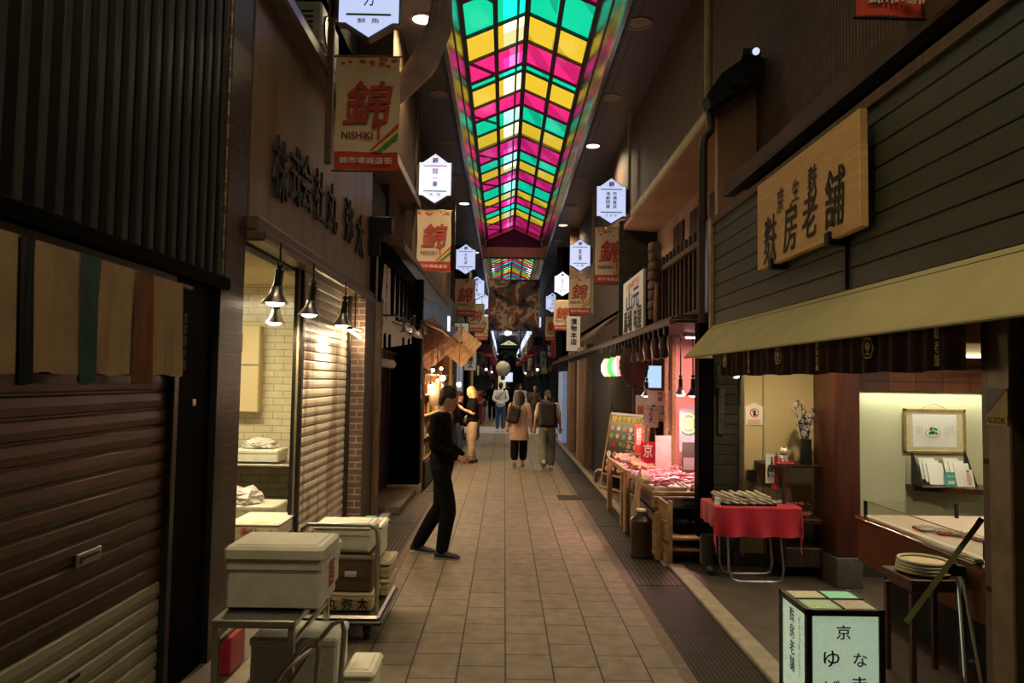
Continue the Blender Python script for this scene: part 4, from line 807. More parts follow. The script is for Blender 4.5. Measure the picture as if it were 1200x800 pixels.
for k in range(4): pc.vtext('しゅんさい'[:4-k%2], (4.27-k*.022,6.97,1.41-.012*k), X, Z, .009, .09, 'grey_ink')
for k in range(3): pc.vtext('京の麩', (3.93+k*.02,6.97,1.4), X, Z, .009, .06, 'grey_ink')
obj('picture', pc, pf); obj('cord', M().tube([(3.98,6.98,1.6),(4.1,6.975,1.65),(4.22,6.98,1.6)], .004, 'gold_frame', 6), pf)
one('wall_shelf', M().prism([(0,0),(.75,0),(.75,-.42),(.3,-.3),(0,-.12)], (3.83,7.0,.84), X, Y, Z*.045, 'red_wood').box(4.4,4.44,6.62,6.66,.6,.84,'black',.004), 'dark red wooden wall shelf under the framed picture', 'shelf')
bh = thing('brochure_holder', 'sloping dark rack on the wall shelf holding white leaflets', 'rack', (4.1,6.85,.886))
obj('rack_body', M().prism([(0,0),(.2,0),(.2,.3),(.17,.3)], (3.84,6.72,.887), Y, Z, X*.008, 'dark_metal').prism([(0,0),(.2,0),(.2,.3),(.17,.3)], (4.34,6.72,.887), Y, Z, X*.008, 'dark_metal').box(3.84,4.35,6.72,6.92,.887,.9,'steel',.003).box(3.85,4.34,6.9,6.91,.89,1.12,'glass_pane'), bh)
for k, (x, y, z, w_) in enumerate(((3.9,6.84,.95,.15),(3.92,6.81,.93,.15),(3.94,6.78,.91,.15),(4.14,6.85,.95,.14),(4.17,6.82,.93,.14),(4.2,6.79,.91,.14))):
    u_ = Vector((0,.35,1)).normalized(); one('leaflet', M().prism([(0,0),(w_,0),(w_,.2),(0,.2)], (x,y,z), X, u_, Vector((0,.006,0)), 'paper'), 'white leaflet, %s of the three in the %s pocket of the rack' % (['rearmost','middle','foremost'][k%3], 'left' if k < 3 else 'right'), 'leaflet', 'white leaflets in the rack')
u_ = Vector((0,.3,1)).normalized()
one('green_card', M().prism([(0,0),(.1,0),(.1,.13),(0,.13)], (4.06,6.735,.9), X, u_, Vector((0,.004,0)), 'paper_teal').htext('京生麩', (4.11,6.748,.99), X, u_, .07, .02, 'white_ink').box(4.08,4.14,6.738,6.741,.92,.95,'paper'), 'teal green card at the front of the leaflet rack', 'card')
one('menu_card', M().prism([(0,0),(.09,0),(.09,.17),(0,.17)], (4.23,6.72,.887), X, u_, Vector((0,.004,0)), 'paper').vtext('生麩田楽', (4.275,6.742,.97), X, u_, .04, .12, 'red_ink').box(4.262,4.288,6.76,6.764,1.03,1.045,'green_ink'), 'white card with red characters at the right of the leaflet rack', 'card')
one('leaflet', M().prism([(0,0),(.07,0),(.07,.14),(0,.14)], (4.16,6.725,.887), X, u_, Vector((0,.004,0)), 'paper'), 'narrow white leaflet between the teal card and the red lettered card', 'leaflet')
tlf = thing('tube_light', 'white tube light fitting under the shop ceiling near the door jamb', 'ceiling light', (4.6,6.5,2.1))
obj('housing', M().box(4.0,4.45,6.4,6.6,2.1,2.2,'cream_wall',.01), tlf); obj('tube', M().tube([(4.03,6.38,2.08),(4.43,6.38,2.08)], .014, 'bulb_soft'), tlf)
# stool and baskets
so = thing('wooden_stool', 'dark red wooden stool under the stack of round baskets', 'stool', (2.62,4.6,0))
obj('seat', M().box(2.45,2.8,4.44,4.78,.62,.65,'red_wood',.006).box(2.47,2.78,4.46,4.76,.57,.62,'red_wood'), so)
for x, y in ((2.475,4.465),(2.775,4.465),(2.475,4.755),(2.775,4.755)): obj('leg', M().box(x-.016,x+.016,y-.016,y+.016,.01,.56,'red_wood',.003), so)
for k in range(4):
    z = .651+k*.02; r = .15-.003*k
    t = thing('round_basket', ['bottom brown woven basket','second woven basket from the bottom','third woven basket from the bottom','topmost woven basket'][k]+' in the stack on the stool', 'basket', (2.62,4.6,z), 'round woven baskets on the stool')
    obj('woven_base', M().lathe([(.0,0.004),(r*.85,.004),(r,.03 if k == 0 else .012),(r*.98,.03 if k == 0 else .014),(r*.84,.01),(0,.01)], (2.62,4.6,z), 'basket', 36), t)
    obj('rim', M().tube([(2.62+math.cos(a)*r,4.6+math.sin(a)*r,z+.022) for a in [2*PI*i/36 for i in range(37)]], .0085, 'basket_rim' if k else 'basket', 6, False), t)
# slanted menu stand seen edge on
ms = thing('menu_stand', 'green edged slanted menu board on thin chrome legs, seen edge on', 'stand', (2.28,3.8,0))
a, b = Vector((2.09,3.8,.6)), Vector((2.47,3.8,1.1)); dv = Vector((.505,.84,-.2)).normalized(); nn = (b-a).normalized()
obj('board', M().prism([(0,0),((b-a).length,0),((b-a).length,.24),(0,.24)], a-dv*.12, nn, dv, nn.cross(dv).normalized()*.026, 'bamboo').prism([(0,0),(.02,0),(.02,.24),(0,.24)], b-dv*.12, nn, dv, nn.cross(dv).normalized()*.028, 'dark_metal'), ms)
mid = a.lerp(b, .62)
obj('leg', M().tube([mid,(2.36,3.82,.78),(2.42,3.85,.02)], .009, 'chrome'), ms); obj('leg', M().tube([mid,(2.4,3.84,.78),(2.5,3.8,.02)], .009, 'chrome'), ms)
obj('clamp', M().box(mid.x-.02,mid.x+.05,mid.y-.02,mid.y+.03,mid.z-.07,mid.z-.02,'dark_metal',.005).tube([(2.42,3.85,.4),(2.46,3.82,.4)], .007, 'chrome'), ms)
# lit floor lantern sign
fs = thing('lantern_sign', 'lit square paper lantern sign in a black frame with a tiled top', 'sign', (1.86,4.2,0))
x0, x1, y0, y1, h = 1.645, 2.07, 4.0, 4.4, .6
fm = M(); t_ = .032
for x in (x0, x1-t_):
    for y in (y0, y1-t_): fm.box(x, x+t_, y, y+t_, 0.0, h, 'black', .002)
for z in (.04, h-t_*1.1):
    fm.box(x0,x1,y0,y0+t_,z,z+t_,'black').box(x0,x1,y1-t_,y1,z,z+t_,'black').box(x0,x0+t_,y0,y1,z,z+t_,'black').box(x1-t_,x1,y0,y1,z,z+t_,'black')
fm.bar((x0+.02,(y0+y1)/2,h-.002),(x1-.02,(y0+y1)/2,h-.002),.008,.012,'black').bar(((x0+x1)/2,y0+.02,h-.002),((x0+x1)/2,y1-.02,h-.002),.008,.012,'black')
obj('frame', fm, fs)
pn = M().box(x0+t_,x1-t_,y0+.012,y0+.018,.07,h-t_,'paper_lit').box(x0+.012,x0+.018,y0+t_,y1-t_,.07,h-t_,'paper_lit').box(x1-.018,x1-.012,y0+t_,y1-t_,.07,h-t_,'paper_lit').box(x0+t_,x1-t_,y1-.018,y1-.012,.07,h-t_,'paper_lit')
obj('paper_panels', pn, fs)
ch = M(); yf = y0+.009
def FP(u, v): return (x0+(u-944.7)/91*.425, yf, h-(v-711)/91*.425)
for q, u, v, s in (('京',988,737,.075),('ゆ',974,767,.085),('な',1007,768,.072),('ま',1006,795,.075),('ば',974,800,.08),('ふ',1006,824,.075)): ch.text(q, FP(u,v), X, Z, s, s, 'ink', .012)
ch.vtext('麩房老舗', (x0+.009,y0+.22,.37), -Y, Z, .065, .36, 'ink', .012).vtext('きょうなまふふうか', (x0+.009,y0+.12,.36), -Y, Z, .028, .32, 'ink')
obj('lettering', ch, fs)
tp = M(); mx_, my_ = (x0+x1)/2, (y0+y1)/2
for a, b, c, d, mt in ((x0+.025,mx_-.005,my_+.005,y1-.025,'tile_cream'),(mx_+.005,x1-.025,my_+.005,y1-.025,'tile_green'),(x0+.025,mx_-.005,y0+.025,my_-.005,'tile_olive'),(mx_+.005,x1-.025,y0+.025,my_-.005,'tile_tan')): tp.box(a,b,c,d,h-.015,h-.004,mt)
obj('top_tiles', tp, fs)
# shop lights
for i, (x, y, e, z) in enumerate(((2.62,6.35,48,2.38),(3.9,5.6,55,2.38),(3.3,4.4,60,2.38))):
    t = thing('recessed_spotlight', ['warm spotlight over the cream display','spotlight over the counter','spotlight over the round baskets'][i]+', above the awning line', 'ceiling light', (x,y,z), 'spotlights in the right hand shop')
    obj('can', M().lathe([(.05,.1),(.055,0),(.045,0),(.04,.06),(0,.07)], (x,y,z), 'dark_metal', 18), t); obj('bulb', M().ball((x,y,z+.02), .03, 'bulb_soft'), t); light('lamp', 'SPOT', (x,y,z-.03), e, (1,.76,.42) if i == 0 else (1,.88,.62), .04, t, 165)
cv2 = thing('cove_light', 'strip light washing down the pale green wall behind the counter', 'light', (4.1,6.8,1.85))
obj('housing', M().box(3.2,4.9,6.84,6.94,1.83,1.85,'red_wood',.003).box(3.2,4.95,6.83,6.85,1.765,1.97,'wood_boards'), cv2); obj('tube', M().tube([(3.35,6.91,1.81),(4.85,6.91,1.81)], .01, 'bulb_soft'), cv2); light('lamp','AREA',(4.1,6.9,1.79),5,(.95,.95,.72),1.5,cv2,sy=.03)
sp_ = clip_lamp(2.25, 7.1, 1.87, 'tiny bright spot lamp above the black tiled wall', 8, (0.2,-.3,-1), s=.45, group=None, stem=.1, cat='lamp')
# ================================================================== EEL SHOP AND BEYOND (right)
struct('wall_4', M().box(2.6, 2.7, 7.2, 12.65, 3.3, 5.6, 'plaster_tan').box(2.15, 2.25, 7.25, 12.6, 2.45, 3.3, 'plaster_tan').box(1.95, 2.6, 12.55, 12.65, 2.4, 4.6, 'brick_moss').box(1.83,1.87,12.62,15.2,-.1,2.5,'lattice_dark')
    .box(2.2, 4.2, 12.5, 12.6, -.1, 2.5, 'wall_brown').box(4.1, 4.2, 7.5, 12.5, -.1, 2.5, 'wall_brown').box(2.14, 4.2, 7.5, 7.6, -.1, 2.5, 'wall_dark').box(1.75, 4.2, 7.4, 12.5, 2.42, 2.5, 'dark_wood')
    .prism([(2.1,3.3),(2.62,3.3),(2.62,5.0),(2.1,4.6)],(0,7.22,0),X,Z,Y*.1,'plaster_tan').box(2.49,2.51,7.2,7.25,3.3,5.0,'wall_dark').box(2.19,2.21,7.3,7.31,2.5,3.3,'wall_dark'))
one('tiled_eave', M().prism([(0,0),(.58,-.04),(.58,.38),(0,.08)], (2.02,7.35,4.44), X, Z, Y*5.25, 'plaster_tan').box(1.97,2.08,7.15,11.6,4.44,4.56,'beige_trim',.02).prism([(0,.08),(.46,.36),(.46,.44),(0,.14)], (2.02,7.2,4.44), X, Z, Y*5.35, 'black_matte'), 'upper roof eave with tan soffit and pale gutter on the right', 'eave')
one('gable_tiles', M().prism([(-.06,0),(.46,.32),(.46,.5),(.3,.52),(.05,.34),(-.1,.12)], (2.03,7.0,4.5), X, Z, Y*.2, 'black_matte').lathe([(.05,0),(.05,.3)], (2.05,6.95,4.6), 'black_matte', 12, Y).lathe([(.05,0),(.05,.3)], (2.2,6.95,4.74), 'black_matte', 12, Y).lathe([(.05,0),(.05,.3)], (2.35,6.95,4.86), 'black_matte', 12, Y), 'dark end tiles of the old roof above the downpipe', 'roof tiles')
one('blue_spot_lamp', M().box(2.24,2.42,6.86,6.96,4.96,5.03,'dark_metal',.01).ball((2.36,6.85,4.99), .035, 'lightbox_far'), 'small cold white lamp on the end of the old roof', 'lamp')
one('support_pole', M().tube([(2.0,7.2,4.6),(2.0,7.2,ZC)], .04, 'beige_trim', 10), 'beige pole rising from the gutter to the arcade ceiling on the right', 'pole')
one('downpipe', M().tube([(2.0,7.15,4.5),(2.0,7.12,4.3),(1.93,7.1,4.22),(1.92,7.1,4.1),(1.92,7.1,2.45)], .042, 'dark_wood', 12).tube([(1.92,7.1,2.45),(1.92,7.1,2.4)], .05, 'dark_wood', 12).tube([(1.92,7.1,3.4),(1.92,7.1,3.46)], .05, 'dark_wood', 12), 'brown downpipe from the eave gutter beside the boarded wall', 'downpipe')
# slatted balcony
bl = thing('slatted_balcony', 'dark wooden balcony of upright slats above the fish stall', 'balcony', (2.0,9.3,2.5)); s_ = M(); y = 7.3
while y < 11.3: s_.box(1.98, 2.02, y, y+.055, 2.5, 3.4, 'dark_wood'); y += .19
obj('slats', s_, bl); obj('rails', M().box(1.94,1.99,7.25,11.35,3.2,3.26,'old_wood').box(1.94,1.99,7.25,11.35,2.5,2.56,'old_wood').box(1.92,2.0,7.25,7.33,2.5,3.45,'dark_wood').box(1.92,2.0,11.28,11.36,2.5,3.45,'dark_wood'), bl)
wm = M()
for y in (7.6,8.6,9.6,10.6): wm.box(2.57,2.61,y,y+.6,3.5,4.2,'dark_wood').box(2.57,2.59,y+.28,y+.32,3.5,4.2,'black_matte')
struct('window_3', wm)
struct('trim_12', M().box(1.66,2.3,7.3,25.3,2.44,2.47,'dark_wood').box(1.64,1.69,7.3,25.3,2.39,2.44,'fascia'))
hk = thing('bracket_rail', 'row of short dark brackets under the long lower eave on the right', 'brackets', (1.68,7.6,2.4)); y = 7.6; rr = random.Random(1)
while y < 19: obj('bracket', M().box(1.66,1.7,y,y+.05,2.3,2.4,'black_matte'), hk); y += .28
# white fish shop sign
wsn = M().box(1.83,1.87,9.72,11.36,2.54,3.33,'paper',.006)
wsn.htext('川魚専門店', (1.827,10.5,3.22), -Y, Z, 1.1, .1, 'red_ink').htext('山元', (1.827,10.5,3.0), -Y, Z, 1.1, .28, 'blue_ink', .03,.1).htext('馬場', (1.827,10.9,2.7), -Y, Z, .75, .3, 'ink', .04,.1).htext('味屋', (1.827,10.1,2.7), -Y, Z, .6, .3, 'ink', .04,.1)
one('shop_sign', wsn, 'large white sign with bold blue and black characters on the slatted balcony', 'sign')
rc = M()
for k in range(8): rc.lathe([(.07,0),(.082+.01*(k%2),.02),(.085,.1),(.07,.12)], (1.88,9.2,2.6+k*.122), 'soffit_red', 10)
one('carved_column', rc, 'rough brown banded wooden column hanging beside the white shop sign', 'column')
one('bamboo_pole', M().tube([(1.72,8.4,2.3),(1.74,8.4,2.95)], .022, 'crate_wood', 10), 'short pale bamboo pole fixed to the lower eave of the fish stall', 'pole')
# brackets with hanging dried things
hg = None
for k, (y, lb) in enumerate(((9.7,'first from the menu board side'),(9.2,'second along the eave'),(8.75,'third along the eave'),(8.3,'fourth along the eave'),(7.9,'nearest the black post'))):
    t = thing('hanging_gourd', 'dark wooden gourd-like ornament under the stall eave, '+lb, 'ornament', (1.72,y,2.3), 'ornaments under the stall eave')
    obj('body', M().lathe([(.01,0),(.045,.02),(.05,.1),(.03,.16),(.04,.22),(.015,.27)], (1.72,y,2.06), 'red_wood' if k % 2 else 'dark_wood', 12), t); obj('string', M().tube([(1.72,y,2.33),(1.72,y,2.41)], .004, 'black'), t)
# paper lanterns
for k, (y, mt, lb, e) in enumerate(((12.4,'lantern_white','glowing cream paper lantern, leftmost of the three by the fish stall',10),(11.7,'lantern_green','green paper lantern between the cream and the pink one',0),(11.1,'lantern_pink','pink paper lantern nearest the fish stall',8))):
    t = thing('paper_lantern', lb, 'lantern', (1.76,y,2.05), 'paper lanterns beside the fish stall'); r = .13
    obj('paper_shade', M().lathe([(.07,-.15)]+[(r*math.sin(PI*(i+1.5)/13)**.5*(1 if i%2 else .95), -.14+.28*i/10) for i in range(11)]+[(.07,.15)], (1.76,y,2.05), mt, 18), t)
    obj('rings', M().lathe([(.072,-.17),(.072,-.15)], (1.76,y,2.05), 'black', 16).lathe([(.072,.15),(.072,.17)], (1.76,y,2.05), 'black', 16).tube([(1.76,y,2.2),(1.76,y,2.4)], .005, 'black'), t)
    if e: light('lamp','POINT',(1.55,y,2.0),e*2,(1,.75,.5) if k == 0 else (1,.5,.45),.1,t)
dl = thing('big_lantern', 'large dark red paper lantern beside the three small lit ones', 'lantern', (1.8,10.2,2.05))
obj('paper_shade', M().lathe([(.1,-.28)]+[(.21*math.sin(PI*(i+1.5)/15)**.5*(1 if i%2 else .96), -.26+.52*i/12) for i in range(13)]+[(.1,.28)], (1.8,10.2,2.05), 'cloth_maroon', 20), dl); obj('rings', M().lathe([(.1,-.3),(.1,-.28)],(1.8,10.2,2.05),'black',16).lathe([(.1,.28),(.1,.3)],(1.8,10.2,2.05),'black',16), dl)
# stall
st = thing('fish_stall', 'wooden fish stall table with steel trays and timber legs', 'stall', (2.0,9.2,0))
obj('counter', M().box(1.58,2.5,7.78,10.6,.62,.66,'plank_wood',.006).box(1.56,2.52,7.7,9.0,.5,.62,'steel',.01).box(1.56,2.52,7.69,7.72,.52,.54,'chrome').box(1.56,2.52,7.69,7.72,.58,.6,'chrome').box(1.7,2.52,7.85,10.5,.35,.5,'black_matte'), st)
for x, y in ((1.5,8.95),(1.52,10.5),(2.45,8.95),(2.45,10.5),(2.45,7.85)): obj('leg', M().box(x-.035,x+.035,y-.035,y+.035,.0,.7,'plank_wood',.006), st)
obj('side_boards', M().box(1.46,1.49,8.8,8.95,.03,.76,'crate_wood',.005).box(1.46,1.49,9.1,9.2,.03,.7,'crate_wood',.005).bar((1.5,8.9,.72),(1.5,10.5,.72),.03,.05,'plank_wood'), st)
# trays of fish
rr = random.Random(21); t0 = None
for k, (x, y, w_, d_) in enumerate(((1.78,8.1,.36,.5),(2.2,8.1,.4,.5),(1.78,8.75,.36,.6),(2.2,8.75,.4,.6),(1.75,9.45,.34,.55),(2.15,9.45,.4,.55),(1.75,10.1,.34,.5))):
    lb = ['pink lined fish tray at the front corner by the milk can','pink lined fish tray at the front by the black post','fish tray second from the front on the street side','fish tray second from the front on the shop side','fish tray third from the front on the street side','fish tray third from the front on the shop side','fish tray at the far end beside the menu board'][k]
    t = thing('fish_tray', lb, 'tray', (x,y,.662), 'trays on the fish stall')
    obj('tray', M().box(x-w_/2,x+w_/2,y-d_/2,y+d_/2,.662,.675,'paper',.004).box(x-w_/2,x-w_/2+.012,y-d_/2,y+d_/2,.662,.7,'paper').box(x+w_/2-.012,x+w_/2,y-d_/2,y+d_/2,.662,.7,'paper').box(x-w_/2,x+w_/2,y-d_/2,y-d_/2+.012,.662,.7,'paper').box(x-w_/2,x+w_/2,y+d_/2-.012,y+d_/2,.662,.7,'paper'), t)
    if t0 is None:
        t0 = M().tube([(0,-.09,0),(0,-.06,.008),(.005,0,.012),(.012,.06,.006),(.015,.085,.002)], [.004,.014,.017,.009,.004], 'fish_pink', 8).prism([(0,0),(-.02,.035),(.02,.03)], (.015,.08,.0), X, Y, Z*.004, 'fish_pink')
        f0 = one('fish', t0, 'small pink fish piled on the trays of the fish stall', 'fish', 'fish on the stall trays'); src = f0; first = True
    for i in range(16):
        loc = (x+rr.uniform(-w_/2+.06,w_/2-.06), y+rr.uniform(-d_/2+.09,d_/2-.09), .69+.006*(i%6)+.03*rr.random())
        o = src if first else copy(src); first = False
        o.location = loc; o.rotation_euler = (rr.uniform(-.1,.25),rr.uniform(-.1,.1),rr.uniform(0,6.28)); o.scale = (1.15,)*3
# dried bundle hanging over corner
db = M(); rr = random.Random(6)
for k in range(6):
    x = 1.5+.02*k; y = 7.85+.12*k; l = rr.uniform(.3,.5)
    db.tube([(x+.06,y,.76),(x-.02,y-.02,.77),(x-.06,y-.03,.7),(x-.1+.02*rr.random(),y-.04,.7-l*.6),(x-.13,y-.05,.7-l)], [.03,.032,.028,.024,.016], 'curtain_cloth' if k%2 else 'plank_wood', 8)
one('dried_bundle', db, 'bundle of pale dried strips drooping over the corner of the fish stall', 'dried food')
tb2 = M()
for k in range(14): tb2.tube([(1.5+rr.uniform(0,.15),8.8+.1*k,.76+rr.uniform(0,.04)),(1.55+rr.uniform(0,.2),8.9+.1*k,.8),(1.7+rr.uniform(-.1,.1),8.85+.1*k,.78)], rr.uniform(.015,.03), 'plank_wood' if k%3 else 'fish_pink', 7)
one('wood_bundle', tb2, 'heap of brown dried strips along the street edge of the stall', 'dried food')
# wooden crate shelves
wc = thing('wooden_crate', 'open slatted wooden crate stand at the front of the fish stall', 'crate', (1.9,7.55,0))
obj('side_boards', M().box(1.62,1.645,7.3,8.2,.44,.62,'crate_wood',.004).box(1.62,1.645,7.3,8.2,.24,.42,'crate_wood',.004).box(1.62,1.645,7.3,8.2,.04,.22,'crate_wood',.004), wc)
obj('shelf', M().box(1.645,2.0,7.35,8.1,.25,.275,'crate_wood',.004).box(1.645,2.0,7.35,8.1,.14,.16,'crate_wood',.004), wc)
obj('posts', M().box(1.645,1.685,7.31,7.35,.03,.64,'crate_wood',.004).box(1.96,2.0,7.31,7.35,.03,.3,'crate_wood',.004).box(1.645,1.685,8.14,8.18,.03,.64,'crate_wood',.004).box(1.55,1.6,7.45,7.5,.03,.5,'crate_wood',.004), wc)
bag = M(); bag.ball((1.85,7.6,.34), .12, 'black_paint', sc_=(1,1,.7)).ball((1.88,7.8,.36), .1, 'black_paint', sc_=(1,1.2,.7)); one('black_bag', bag, 'black plastic bag in the wooden crate', 'bag')
one('rubber_boot', M().tube([(1.98,7.1,.03),(1.98,7.1,.12),(1.98,7.1,.36)], [.055,.06,.075], 'shoe_black', 14).ball((1.98,7.02,.05), .06, 'shoe_black', sc_=(.9,1.5,.7)), 'dark rubber boot standing by the black post', 'boot')
mc = thing('milk_can', 'dark brown metal can with a conical top before the fish stall', 'can', (1.45,7.72,0))
obj('body', M().lathe([(.11,.004),(.118,.01),(.118,.02),(.113,.03),(.113,.36),(.118,.37),(.113,.385),(.045,.45),(.045,.47)], (1.45,7.72,0), 'can_brown', 28), mc); obj('lid', M().lathe([(.05,.465),(.055,.47),(.055,.49),(.0,.495)], (1.45,7.72,0), 'basket_rim', 20), mc)
obj('lip', M().tube([(1.35,7.66,.4),(1.4,7.64,.45),(1.46,7.65,.46)], .006, 'dark_metal'), mc)
# A-board menu
ab = thing('menu_board', 'black A-frame menu board with yellow heading and food pictures', 'menu board', (1.93,11.85,0))
pA, pB = Vector((1.63,12.4,0)), Vector((2.08,11.3,0)); r_ = (pB-pA).normalized(); nrm = r_.cross(Z)*1; wd = (pB-pA).length
if nrm.dot(Vector((-1,-1,0))) < 0: nrm = -nrm
lean = (Z*.98-nrm*.17).normalized()
def BP(u, v, d=0): return pA+r_*(u*wd)+lean*(.03+v*1.27)+nrm*d
obj('frame', M().bar(BP(0,0),BP(0,1),.03,.03,'plank_wood').bar(BP(1,0),BP(1,1),.03,.03,'plank_wood').bar(BP(0,1),BP(1,1),.03,.03,'paper').bar(BP(0,.2),BP(1,.2),.03,.03,'plank_wood').bar(BP(0,.03),BP(1,.03),.025,.025,'plank_wood')
    .bar(BP(0,1)-nrm*.01, BP(0,0)-nrm*.5,.025,.025,'plank_wood').bar(BP(1,1)-nrm*.01, BP(1,0)-nrm*.5,.025,.025,'plank_wood'), ab)
bd = M().prism([(0,0),(wd,0),(wd,1.02),(0,1.02)], BP(0,.2), r_, lean, nrm*.008, 'menu_black')
bd.htext('鰻巻京都錦川魚', BP(.5,.93,.011), r_, lean, wd*.86, .09, 'yellow_ink', .05)
rr = random.Random(9)
for row, v in enumerate((.81,.71,.6,.47,.37,.28)):
    for col in range(6):
        u = .1+col*.16
        if row == 2 and col < 3: continue
        bd.prism(seg((0,0),.055 if row != 3 else .07,10,0,1,.75), BP(u,v,.01), r_, lean, nrm*.003, ['food_a','food_b','food_c','paper','food_c','menu_green'][(row*5+col*3)%6])
    bd.htext('うなぎ丼', BP(.72,v-.055,.011), r_, lean, wd*.45, .022, 'white_ink', .03)
bd.box(0,0.001,0,0.001,0,.001,'ink')
bd.htext('川魚', BP(.16,.6,.012), r_, lean, .2, .07, 'red_ink', .05).htext('特上', BP(.42,.61,.012), r_, lean, .22, .06, 'menu_green', .06)
obj('board', bd, ab)
# goods and posters behind the menu board
G = 'posters around the fish stall'
def poster(x, y, z, w_, h, mt, lab, txt=None, ink='ink', r=X, n=-Y, cat='poster', group=G, tm=None):
    r = Vector(r); n = Vector(n); o = Vector((x,y,z)); m = M().prism([(-w_/2,0),(w_/2,0),(w_/2,h),(-w_/2,h)], o, r, Z, n*.006, mt)
    if tm: m.prism([(-w_*.4,h*.1),(w_*.4,h*.1),(w_*.4,h*.5),(-w_*.4,h*.5)], o+n*.006, r, Z, n*.002, tm)
    if txt: m.vtext(txt, o+n*.009+Z*h*.6, r, Z, min(w_*.6,h/len(txt)*.6), h*.7, ink, .03)
    return one('poster' if cat == 'poster' else cat.replace(' ', '_'), m, lab, cat, group)
one('poster_shelf', M().box(2.15,2.95,11.2,11.26,1.22,1.25,'plank_wood').box(2.15,2.19,11.2,11.26,.03,1.25,'plank_wood').box(2.66,2.7,11.2,11.26,.03,1.25,'plank_wood').box(1.85,2.75,11.2,11.26,.7,.73,'plank_wood'), 'plain wooden rack behind the menu board', 'rack')
poster(2.28,12.0,1.26,.26,.34,'paper','food poster with an orange dish at the top left, over the menu board',None,tm='food_b')
poster(2.42,11.15,1.26,.24,.22,'box_cream','cream poster second from the left over the menu board','京名物')
poster(2.5,10.9,1.1,.2,.42,'paper','tall white poster third from the left beside the menu board','鰻巻き','red_ink')
poster(2.14,10.1,1.5,.34,.2,'paper','white wide price sign hung under the lit screen','特価','red_ink')
poster(1.93,10.5,.8,.12,.4,'banner_red','upright red box sign behind the fish trays','鰻','white_ink',cat='box sign')
poster(2.02,9.3,.72,.2,.42,'pink_card','plain pale pink board standing among the fish trays',cat='board')
poster(2.19,8.7,.75,.16,.36,'grey_ink','framed dark card standing at the right of the fish trays',tm='paper',cat='card')
poster(2.02,10.3,.68,.2,.3,'cloth_red','red and white packet sign on the stall','京','white_ink',cat='packet sign')
poster(2.0,10.0,1.2,.2,.28,'food_c','small pale notice hanging above the red box sign','うなぎ',cat='notice')
# bottle jars
rr = random.Random(13); b0 = None
for k in range(8):
    p = (2.15+.085*k, 9.75+.04*(k%3), .662)
    if b0 is None:
        t = thing('bottle', 'dark sauce bottle in the row behind the fish trays', 'bottle', (0,0,0), 'bottles behind the fish trays'); obj('glass', M().lathe([(.03,0),(.032,.01),(.032,.13),(.012,.17),(.012,.2)], (0,0,0), 'black_paint', 12), t); obj('label_band', M().lathe([(.033,.04),(.033,.1)], (0,0,0), 'paper', 12), t); obj('cap', M().lathe([(.014,.2),(.014,.225),(0,.226)], (0,0,0), 'red_ink', 10), t); b0 = t; t.location = p
    else: copy(b0, p)
# pink lit back panel with round green sign
struct('wall_5', M().box(2.2,3.4,9.7,9.76,.7,2.42,'pink_wall'))
gs = M().box(2.2,2.42,9.2,9.215,.95,1.5,'poster_blue'); cx_, cz_ = 2.31, 1.3
gs.tube([(cx_+math.cos(a)*.1,9.19,cz_+math.sin(a)*.12) for a in [2*PI*i/30 for i in range(31)]], .009, 'neon_green', 6).text('鰻', (cx_,9.19,cz_), X, Z, .13, .15, 'neon_green', .02)
one('eel_sign', gs, 'sign with a glowing green ring around one green character', 'sign')
one('stall_post', M().box(2.1,2.15,9.6,9.66,.66,2.42,'crate_wood',.004), 'pale wooden post left of the pair in the middle of the fish stall', 'post'); one('stall_post', M().box(2.2,2.25,9.62,9.69,.66,2.42,'crate_wood',.004), 'pale wooden post right of the pair in the middle of the fish stall', 'post')
tv = thing('lit_screen', 'small lit video screen with blue and white picture over the fish stall', 'screen', (2.1,10.4,1.9))
obj('casing', M().box(1.98,2.24,10.4,10.45,1.72,2.06,'black',.006), tv); obj('screen', M().box(1.995,2.225,10.393,10.4,1.735,2.045,'tv_lit'), tv); obj('arm', M().tube([(2.11,10.43,2.05),(2.11,10.43,2.43)], .012, 'dark_metal'), tv)
for k, (x, y, z, lb) in enumerate(((2.14,8.9,1.66,'pink glowing clip lamp over the middle of the fish stall'),(2.2,8.55,1.66,'pink glowing clip lamp over the fish trays next to the black post'),(1.98,10.2,1.62,'small pink glowing lamp below the video screen'))):
    clip_lamp(x, y, z, lb, 70, bm='bulb_pink', col=(1,.48,.44), group='lamps over the fish stall', stem=.5, s=.9)
tcl = thing('ceiling_tube', 'pink tube lamp under the ceiling of the fish stall', 'lamp', (2.6,8.9,2.36))
light('lamp','AREA',(2.6,8.9,2.33),36,(1,.5,.45),.8,tcl,sy=.06)
obj('tube', M().tube([(2.2,8.9,2.36),(3.0,8.9,2.36)], .012, 'bulb_pink'), tcl); obj('housing', M().box(2.15,3.05,8.87,8.93,2.37,2.41,'paper'), tcl)
one('pipe_bend', M().tube([(1.62,12.9,.06),(1.62,12.9,.22),(1.66,12.85,.27),(2.0,12.5,.28)], .035, 'steel', 12), 'bent grey pipe at the foot of the dark wall beside the menu board', 'pipe')
